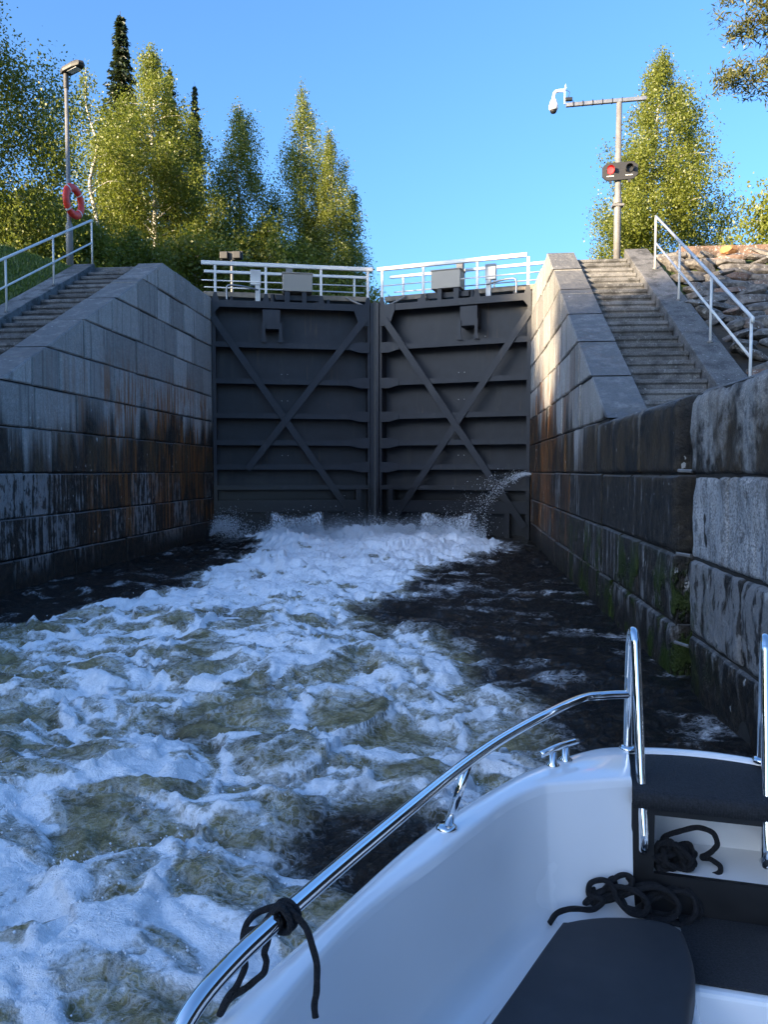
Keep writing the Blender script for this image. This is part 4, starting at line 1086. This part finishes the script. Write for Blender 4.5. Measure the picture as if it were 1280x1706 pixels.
drops('water_jet', P, .003 + .010 * rng.uniform(0, 1, len(P)) ** 2, 'arching leak of water spraying from the wall beside the boat side gate leaf')
P = np.vstack([arc((XL + .05, 21.0, .10), (1.5, -.2, 2.5), 2600, .10, .5, vs=.5), arc((XL + .05, 21.0, .12), (2.6, -.4, 1.9), 1300, .10, .42, vs=.5)])
drops('side_splash', P, rng.uniform(.004, .012, len(P)), 'fan of splash at the foot of the rust streaked wall')
# falling sheets out of the sluices
def sheet(side):
    hx = XL + .02 if side < 0 else XR - .02; mx, my, hy = -2.47, 22.62, 21.42
    d = Vector((mx - hx, my - hy, 0)).normalized(); n = Vector((d.y, -d.x, 0)); 
    if n.y > 0: n = -n
    v = []; nu, nv = 60, 14; dens = []
    for j in range(nv):
        b = j / (nv - 1)
        for i in range(nu):
            a = i / (nu - 1); q = 1.58 + 1.56 * a
            wv = float(vn(np.array(a * 13.0), np.array(b * 1.5), 3 + side)) - .5
            p = Vector((hx, hy, 0)) + d * q - n * .12 + n * (.42 * b ** .8 + wv * .16 * b)
            edge = math.exp(-((a - .05) / .16) ** 2) + math.exp(-((a - .93) / .17) ** 2)
            v.append((p.x, p.y, .66 + .16 * min(1, edge) * (1 - b) - .62 * b + .02 * wv)); cn = float(vn(np.array(a * 21.0), np.array(side * 3.0), 9)); fa = min(1, a / .07) * min(1, (1 - a) / .07); dens.append(min(1, .5 + .6 * edge + .35 * b) * fa * min(1, max(0, b * 5 + edge * .5 - cn * .7)))
    f = [(j * nu + i, j * nu + i + 1, (j + 1) * nu + i + 1, (j + 1) * nu + i) for j in range(nv - 1) for i in range(nu - 1)]
    o = mk('falling_water', v, f, M['sheet'], None, True)
    at = o.data.attributes.new('dens', 'FLOAT', 'POINT'); at.data.foreach_set('value', np.array(dens, dtype=np.float32))
    tag(o, 'white sheet of water falling from the sluice of the gate leaf on the ' + ('rust streaked wall' if side < 0 else 'boat side wall'), 'waterfall', None, 'stuff')
sheet(-1); sheet(1)
def mist():
    bm = bmesh.new(); bmesh.ops.create_icosphere(bm, subdivisions=3, radius=1.0)
    for v in bm.verts: v.co = Vector((v.co.x * 3.2 - 2.4, v.co.y * 1.5 + 20.9, v.co.z * .62 + .22))
    me = bpy.data.meshes.new('mist'); bm.to_mesh(me); bm.free()
    t = NT('fine_mist'); P = t.pos(); X, Y, Z = t.sep(P)[:3]
    d = t.math('MULTIPLY', t.rng(Z, .80, .12), t.rng(t.noise(P, 1.7, 4, .6), .36, .70))
    ex = t.math('DIVIDE', t.math('ABSOLUTE', t.math('ADD', X, 2.4)), 3.2); ey = t.math('DIVIDE', t.math('ABSOLUTE', t.math('SUBTRACT', Y, 20.9)), 1.5)
    d = t.math('MULTIPLY', d, t.math('MULTIPLY', t.rng(ex, 1.0, .6), t.rng(ey, 1.0, .4)))
    pv = t.n('VolumePrincipled'); pv.inputs['Color'].default_value = (.95, .96, .97, 1); pv.inputs['Anisotropy'].default_value = .2; t.set(pv.inputs['Density'], t.math('MULTIPLY', d, .95))
    t.t.links.new(pv.outputs[0], t.out.inputs[1])
    tag(link('mist', me, t.m), 'thin white mist hanging over the boiling foot of the gates', 'mist', None, 'stuff')
mist()

# ------------------------------------------------------------------ boat
BC = Vector((.71, 2.38, 0)); ba = Vector((.164, .986, 0)).normalized(); br = Vector((ba.y, -ba.x, 0))
BRZ = -math.atan2(ba.x, ba.y)
def toloc(p): d = Vector(p) - BC; return Vector((d.dot(br), d.dot(ba), p[2]))
boat = thing('motor_boat', 'white open motor boat bow with stainless rails moored in the lock', 'boat', BC, BRZ)
ZG, ZD = 1.05, .68
O = [(-.187, -.014), (-.230, -.022), (-.289, -.057), (-.355, -.125), (-.42, -.208), (-.499, -.33), (-.607, -.559), (-.696, -.796), (-.789, -1.151), (-.859, -1.419), (-.95, -1.9), (-1.03, -2.5), (-1.08, -3.3), (-1.09, -4.5)]
I = [(-.187, -.262), (-.250, -.288), (-.330, -.328), (-.395, -.358), (-.430, -.385), (-.499, -.489), (-.560, -.640), (-.628, -.820), (-.735, -1.105), (-.79, -1.41), (-.87, -1.9), (-.95, -2.5), (-1.0, -3.3), (-1.01, -4.4)]
def dense(P, n=5): return [tuple(p)[:2] for p in spline([(a, b, 0) for a, b in P], n)]
Od, Id = dense(O), dense(I)
def strip(rows, name, m, mirror=True, smooth=True):
    v = []; f = []
    for s in ((1, -1) if mirror else (1,)):
        b = len(v); n = len(rows[0])
        for R in rows: v += [(p[0] * s, p[1], p[2]) for p in R]
        for j in range(len(rows) - 1):
            for i in range(n - 1):
                q = (b + j * n + i, b + j * n + i + 1, b + (j + 1) * n + i + 1, b + (j + 1) * n + i); f.append(q if s > 0 else q[::-1])
    o = mk(name, v, f, m, boat, smooth)
    bm = bmesh.new(); bm.from_mesh(o.data); bmesh.ops.recalc_face_normals(bm, faces=bm.faces); bm.to_mesh(o.data); bm.free()
    return o
def lp(a, b, k): return a + (b - a) * k
def row(k, z): return [(lp(o_[0], i_[0], k), lp(o_[1], i_[1], k), z) for o_, i_ in zip(Od, Id)]
def off(P, d, z):  # shift inwards along the local normal
    out = []
    for i, p in enumerate(P):
        a = P[max(i - 1, 0)]; b = P[min(i + 1, len(P) - 1)]; t = Vector((b[0] - a[0], b[1] - a[1])).normalized(); nrm = Vector((-t.y, t.x))
        if nrm.x < 0 and abs(nrm.x) > .3 or (abs(nrm.x) <= .3 and nrm.y > 0): nrm = -nrm
        out.append((p[0] + nrm.x * d, p[1] + nrm.y * d, z))
    return out
strip([off(Od, -.012, ZG - .055), off(Od, -.012, ZG - .02), off(Od, -.004, ZG - .006), off(Od, .008, ZG), off(Od, .016, ZG + .002), row(.35, ZG + .005), row(.7, ZG + .004), off(Id, -.009, ZG + .001), off(Id, -.005, ZG), off(Id, -.001, ZG - .003), off(Id, .001, ZG - .007), off(Id, .002, ZG - .012), off(Id, .004, ZG - .025)], 'gunwale', M['white'])
strip([off(Id, .004, ZG - .0245), off(Id, .010, ZG - .14), off(Id, .022, ZD + .07), off(Id, .034, ZD + .025), off(Id, .07, ZD + .004), off(Id, .10, ZD)], 'inner_liner', M['liner'])
strip([off(Od, -.008, ZG - .052), off(Od, .0, ZG - .075), off(Od, .025, .62), off(Od, .06, .30), off(Od, .17, 0), off(Od, .34, -.22), off(Od, .52, -.33)], 'hull', M['hull'])
strip([off(Od, -.020, ZG - .085), off(Od, -.026, ZG - .07), off(Od, -.020, ZG - .054), off(Od, -.005, ZG - .054)], 'rub_rail', M['galv'])
# end faces of the gunwale blocks next to the bow opening
for s in (-1, 1):
    mb = MB(); a, b = sorted((s * .1885, s * .1935)); mb.box((a, -.262, .66), (b, -.016, ZG - .004)); mb.build('passage_side', M['white'], boat)
# bow rim across the opening
rim = [(x, .016 - .85 * x * x) for x in np.linspace(-.1865, .1865, 17)]
v = []; f = []
prof = [(.010, -.10), (.014, -.02), (.004, -.003), (-.012, 0), (-.026, -.003), (-.03, -.015), (-.03, -.10)]
for dy, dz in prof: v += [(x, y + dy, ZG + dz) for x, y in rim]
n = len(rim)
for j in range(len(prof) - 1):
    for i in range(n - 1): f.append((j * n + i, j * n + i + 1, (j + 1) * n + i + 1, (j + 1) * n + i))
mk('bow_rim', v, f, M['white'], boat, True)
mb = MB(); mb.box((-.186, -.022, .0), (.186, -.005, ZG - .09)); mb.build('stem_panel', M['hull'], boat)
# black bow step with niche below
v = []; f = []
xs = np.linspace(-.185, .185, 15)
prof = [lambda x: (.016 - .85 * x * x - .030, ZG - .012), lambda x: (-.12, ZG - .014), lambda x: (-.295, ZG - .018), lambda x: (-.308, ZG - .024), lambda x: (-.312, ZG - .036), lambda x: (-.306, ZG - .066), lambda x: (-.268, ZG - .07)]
for pf in prof: v += [(x, *pf(x)) for x in xs]
n = len(xs)
for j in range(len(prof) - 1):
    for i in range(n - 1): f.append((j * n + i, j * n + i + 1, (j + 1) * n + i + 1, (j + 1) * n + i))
mk('bow_step', v, f, M['nonslip'], boat, True)
NX0, NX1, NZ0, NZ1 = -.125, .19, .79, .955
mb = MB(); mb.box((-.186, -.272, ZD - .02), (NX0, -.255, ZG - .068)); mb.build('riser_panel', M['black'], boat)
mb = MB(); mb.box((NX0, -.272, ZD - .02), (.186, -.255, NZ0)); mb.build('riser_panel', M['black'], boat)
mb = MB(); mb.box((NX0, -.272, NZ1), (.186, -.255, ZG - .068)); mb.build('riser_panel', M['black'], boat)
mb = MB(); mb.box((NX0 - .02, -.254, NZ0 - .012), (.19, -.045, NZ0 - .002)); mb.box((NX0 - .02, -.055, NZ0 - .002), (.19, -.045, NZ1 + .02)); mb.box((NX0 - .025, -.254, NZ0 - .012), (NX0 - .02, -.045, NZ1 + .02)); mb.build('niche', M['liner'], boat)
# raised fore deck with mat, riser, sole and seat shells
mb = MB(); mb.box((-.74, -1.75, ZD - .30), (-.055, -.26, ZD)); mb.box((-.055, -.585, ZD - .30), (.35, -.26, ZD - .001)); mb.box((.35, -1.75, ZD - .30), (.74, -.26, ZD)); 
# trim the shells to the liner by staying inside it
mb.v = [Vector((max(-.40, min(.40, p.x)) if p.y > -.5 else p.x, p.y, p.z)) for p in mb.v]; mb.build('seat_shell', M['liner'], boat, bevel=.012)
mb = MB(); mb.box((-.06, -.562, ZD + .001), (.345, -.275, ZD + .008)); mb.build('floor_mat', M['nonslip'], boat)
mb = MB(); mb.prism([(-.60, -.6), (.60, -.6), (.98, -2.6), (.98, -4.4), (-.98, -4.4), (-.98, -2.6)], 'z', .31, .35); mb.build('sole', M['liner'], boat)
mb = MB(); mb.box((-1.09, -4.52, -.2), (1.09, -4.40, ZG)); mb.build('transom', M['hull'], boat)
# rails
def tubep(name, pts, r, n=14, parent=boat, m='steel', sm=6):
    mb = MB(); mb.tube(spline(pts, sm) if sm else pts, r, n); return mb.build(name, M[m], parent, True)
RR = .0135
for s in (-1, 1):
    q = lambda p: (p[0] * -s, p[1], p[2])
    r0 = tubep('bow_handrail', [q(p) for p in [(-.187, -.040, ZG), (-.187, -.042, 1.20), (-.186, -.046, 1.355), (-.184, -.056, 1.405), (-.180, -.082, 1.425), (-.176, -.110, 1.405), (-.173, -.130, 1.355), (-.160, -.245, 1.03), (-.155, -.285, .925), (-.154, -.293, .89), (-.154, -.285, .862), (-.154, -.268, .86)]], RR)
    r2_ = tubep('side_rail', [q(p) for p in [(-.187, -.042, 1.222), (-.26, -.085, 1.225), (-.335, -.155, 1.226), (-.475, -.430, 1.222), (-.577, -.707, 1.221), (-.690, -1.132, 1.222), (-.752, -1.389, 1.222), (-.785, -1.52, 1.215), (-.807, -1.60, 1.19), (-.820, -1.645, 1.13), (-.825, -1.66, 1.04)]], RR)
    r1 = tubep('stanchion', [q(p) for p in [(-.628, -.703, ZG), (-.577, -.715, 1.215)]], .0105, sm=0)
    for bx_, by_, pr_ in ((-.187, -.040, r0), (-.628, -.703, r1), (-.825, -1.66, r2_)):
        x_, y_, _ = q((bx_, by_, 0)); mb = MB(); lathe(mb, [(.026, ZG + .000), (.026, ZG + .008), (.018, ZG + .014)], 18, (x_, y_, 0)); mb.build('rail_base', M['steel'], pr_, True)
    cb = tubep('cleat_bar', [q((-.433, -.285, ZG + .05)), q((-.385, -.215, ZG + .054)), q((-.337, -.145, ZG + .05))], .0095, sm=4)
    # cleat
    for a in ((-.402, -.240), (-.368, -.190)):
        x_, y_, _ = q((*a, 0)); mb = MB(); lathe(mb, [(.020, ZG + .002), (.020, ZG + .009), (.011, ZG + .016), (.010, ZG + .045)], 14, (x_, y_, 0)); mb.build('cleat_post', M['steel'], cb, True)

# cushion lying on the port seat
cu = [(-.640, -1.30), (-.503, -.931), (-.378, -.545), (-.350, -.500), (-.255, -.452), (-.144, -.433), (-.082, -.452), (-.066, -.50), (-.062, -.643), (-.096, -.822), (-.115, -1.30)]
mb = MB(); mb.prism(dense(cu + [cu[0]], 3)[:-1], 'z', ZD + .002, ZD + .075)
co = mb.build('seat_cushion', M['cushion'], None, bevel=.0)
bm = bmesh.new(); bm.from_mesh(co.data)
top = [e for e in bm.edges if all(abs(v.co.z - (ZD + .075)) < 1e-4 for v in e.verts) and len(e.link_faces) == 2]
bmesh.ops.bevel(bm, geom=top, offset=.018, segments=4, affect='EDGES', profile=.6); bm.to_mesh(co.data); bm.free()
co.data.polygons.foreach_set('use_smooth', [True] * len(co.data.polygons))
co.location = BC; co.rotation_euler = (0, 0, BRZ)
tag(co, 'charcoal seat cushion with rounded front end on the boat seat', 'cushion')
try: co.data.set_sharp_from_angle(angle=math.radians(50))
except Exception: pass

# ropes
def rope(pts, r, label, sm=8, n=12):
    w = spline(pts, sm); q = [w[0]]
    for a, b in zip(w, w[1:]):                      # even steps so that the strands twist evenly
        m = max(1, int((b - a).length / .0045)); q += [a.lerp(b, k / m) for k in range(1, m + 1)]
    mb = MB(); mb.tube(q, r, n); 
    for i in range(len(q)):
        for k in range(n):
            a = 2 * math.pi * k / n; p = mb.v[i * n + k]
            mb.v[i * n + k] = q[i] + (p - q[i]) * (1 + .13 * math.cos(3 * a + i * .55) )
    o = mb.build('rope', M['rope'], None, True); tag(o, label, 'rope', 'black boat ropes'); return o
L2W = lambda p: BC + br * p[0] + ba * p[1] + Vector((0, 0, p[2]))
# line tied to the side rail
ka = Vector((-.752, -1.405, 1.222)); kd = Vector((-.225, -.97, 0)).normalized()   # rail direction going aft
pts = []
for k in range(20):  # turns round the rail
    a = k * .75; c = ka + kd * (k * .0013 - .012); u = Vector((-kd.y, kd.x, 0)); 
    pts.append(L2W(c + (u * math.cos(a) + Vector((0, 0, 1)) * math.sin(a)) * .0195))
kp = L2W(ka)
dep = kp.y
px = [(432, 1546), (412, 1552), (404, 1572), (409, 1545), (424, 1524), (447, 1513), (471, 1512), (492, 1524), (510, 1548), (522, 1580), (528, 1612), (528, 1645), (524, 1672), (526, 1694)]
dd = [0, .012, .02, .02, .015, .012, .0, -.01, -.015, -.02, -.02, -.02, -.02, -.02]
pts += [ony(x, y, dep + d) for (x, y), d in zip(px, dd)]
rope(pts, .0050, 'black line knotted round the side rail with a loose end hanging inside', 6)
px2 = [(447, 1540), (446, 1570), (440, 1588), (444, 1605), (438, 1622), (420, 1638), (400, 1652), (380, 1668), (366, 1690), (380, 1660), (396, 1640), (408, 1610), (404, 1585), (412, 1562), (432, 1545)]
rope([ony(x, y, dep + (.01 if i in (0, 14) else -.005 + .004 * (i % 3))) for i, (x, y) in enumerate(px2)], .0050, 'black line dropping from the rail knot over the outside of the gunwale', 6)
# loose coil in front of the cushion
def coil(px, z0, seed, label, dy):
    rg = random.Random(seed); pts = []
    for (x, y, d) in px: pts.append(ony(x, y, d))
    return rope(pts, .0072, label, 8)
Yc = L2W((-.2, -.40, 0)).y
loop0 = [(917, 1538, Yc + .0), (930, 1520, Yc - .01), (960, 1514, Yc), (990, 1515, Yc + .03), (1005, 1500, Yc + .04), (982, 1490, Yc + .06), (985, 1472, Yc + .07), (1008, 1466, Yc + .06), (1022, 1480, Yc + .05), (1030, 1500, Yc + .04), (1050, 1520, Yc + .03),
        (1070, 1524, Yc + .03), (1080, 1505, Yc + .03), (1060, 1485, Yc + .05), (1030, 1478, Yc + .06), (1000, 1485, Yc + .07), (975, 1505, Yc + .05), (1000, 1490, Yc + .06), (1020, 1468, Yc + .08), (1040, 1457, Yc + .09), (1054, 1465, Yc + .08), (1048, 1480, Yc + .07), (1020, 1490, Yc + .06),
        (990, 1502, Yc + .05), (1040, 1490, Yc + .06), (1090, 1478, Yc + .06), (1120, 1490, Yc + .06), (1132, 1512, Yc + .05), (1120, 1530, Yc + .04), (1090, 1530, Yc + .04), (1060, 1518, Yc + .05), (1085, 1500, Yc + .07), (1130, 1485, Yc + .08), (1155, 1495, Yc + .08), (1160, 1520, Yc + .06), (1140, 1540, Yc + .05), (1110, 1535, Yc + .05)]
rg = random.Random(21); loop = loop0 + [(x + rg.uniform(-10, 14), y + rg.uniform(-9, 6), d + rg.uniform(.0, .04)) for x, y, d in loop0[::-1][:-5]]
coil(loop, 0, 1, 'loose black rope heaped at the front end of the cushion', 0)
Yn = L2W((0, -.20, 0)).y
nl = []
rg = random.Random(8)
for k in range(95):
    a = k * 1.15; rr_ = rg.uniform(.25, 1.0); nl.append((1122 + 38 * rr_ * math.cos(a) + rg.uniform(-6, 6), 1428 + 28 * rr_ * math.sin(a) + rg.uniform(-5, 5) + (6 if k % 2 else -4), Yn + rg.uniform(-.05, .04)))
nl += [(1105, 1400, Yn), (1130, 1386, Yn - .02), (1160, 1379, Yn - .03), (1185, 1385, Yn - .03), (1196, 1403, Yn - .03), (1188, 1418, Yn - .02), (1170, 1428, Yn), (1185, 1432, Yn), (1200, 1442, Yn - .02), (1198, 1455, Yn - .03), (1180, 1458, Yn - .02), (1150, 1450, Yn)]
coil(nl, 0, 2, 'bundled black rope stowed in the niche under the bow step', 0)
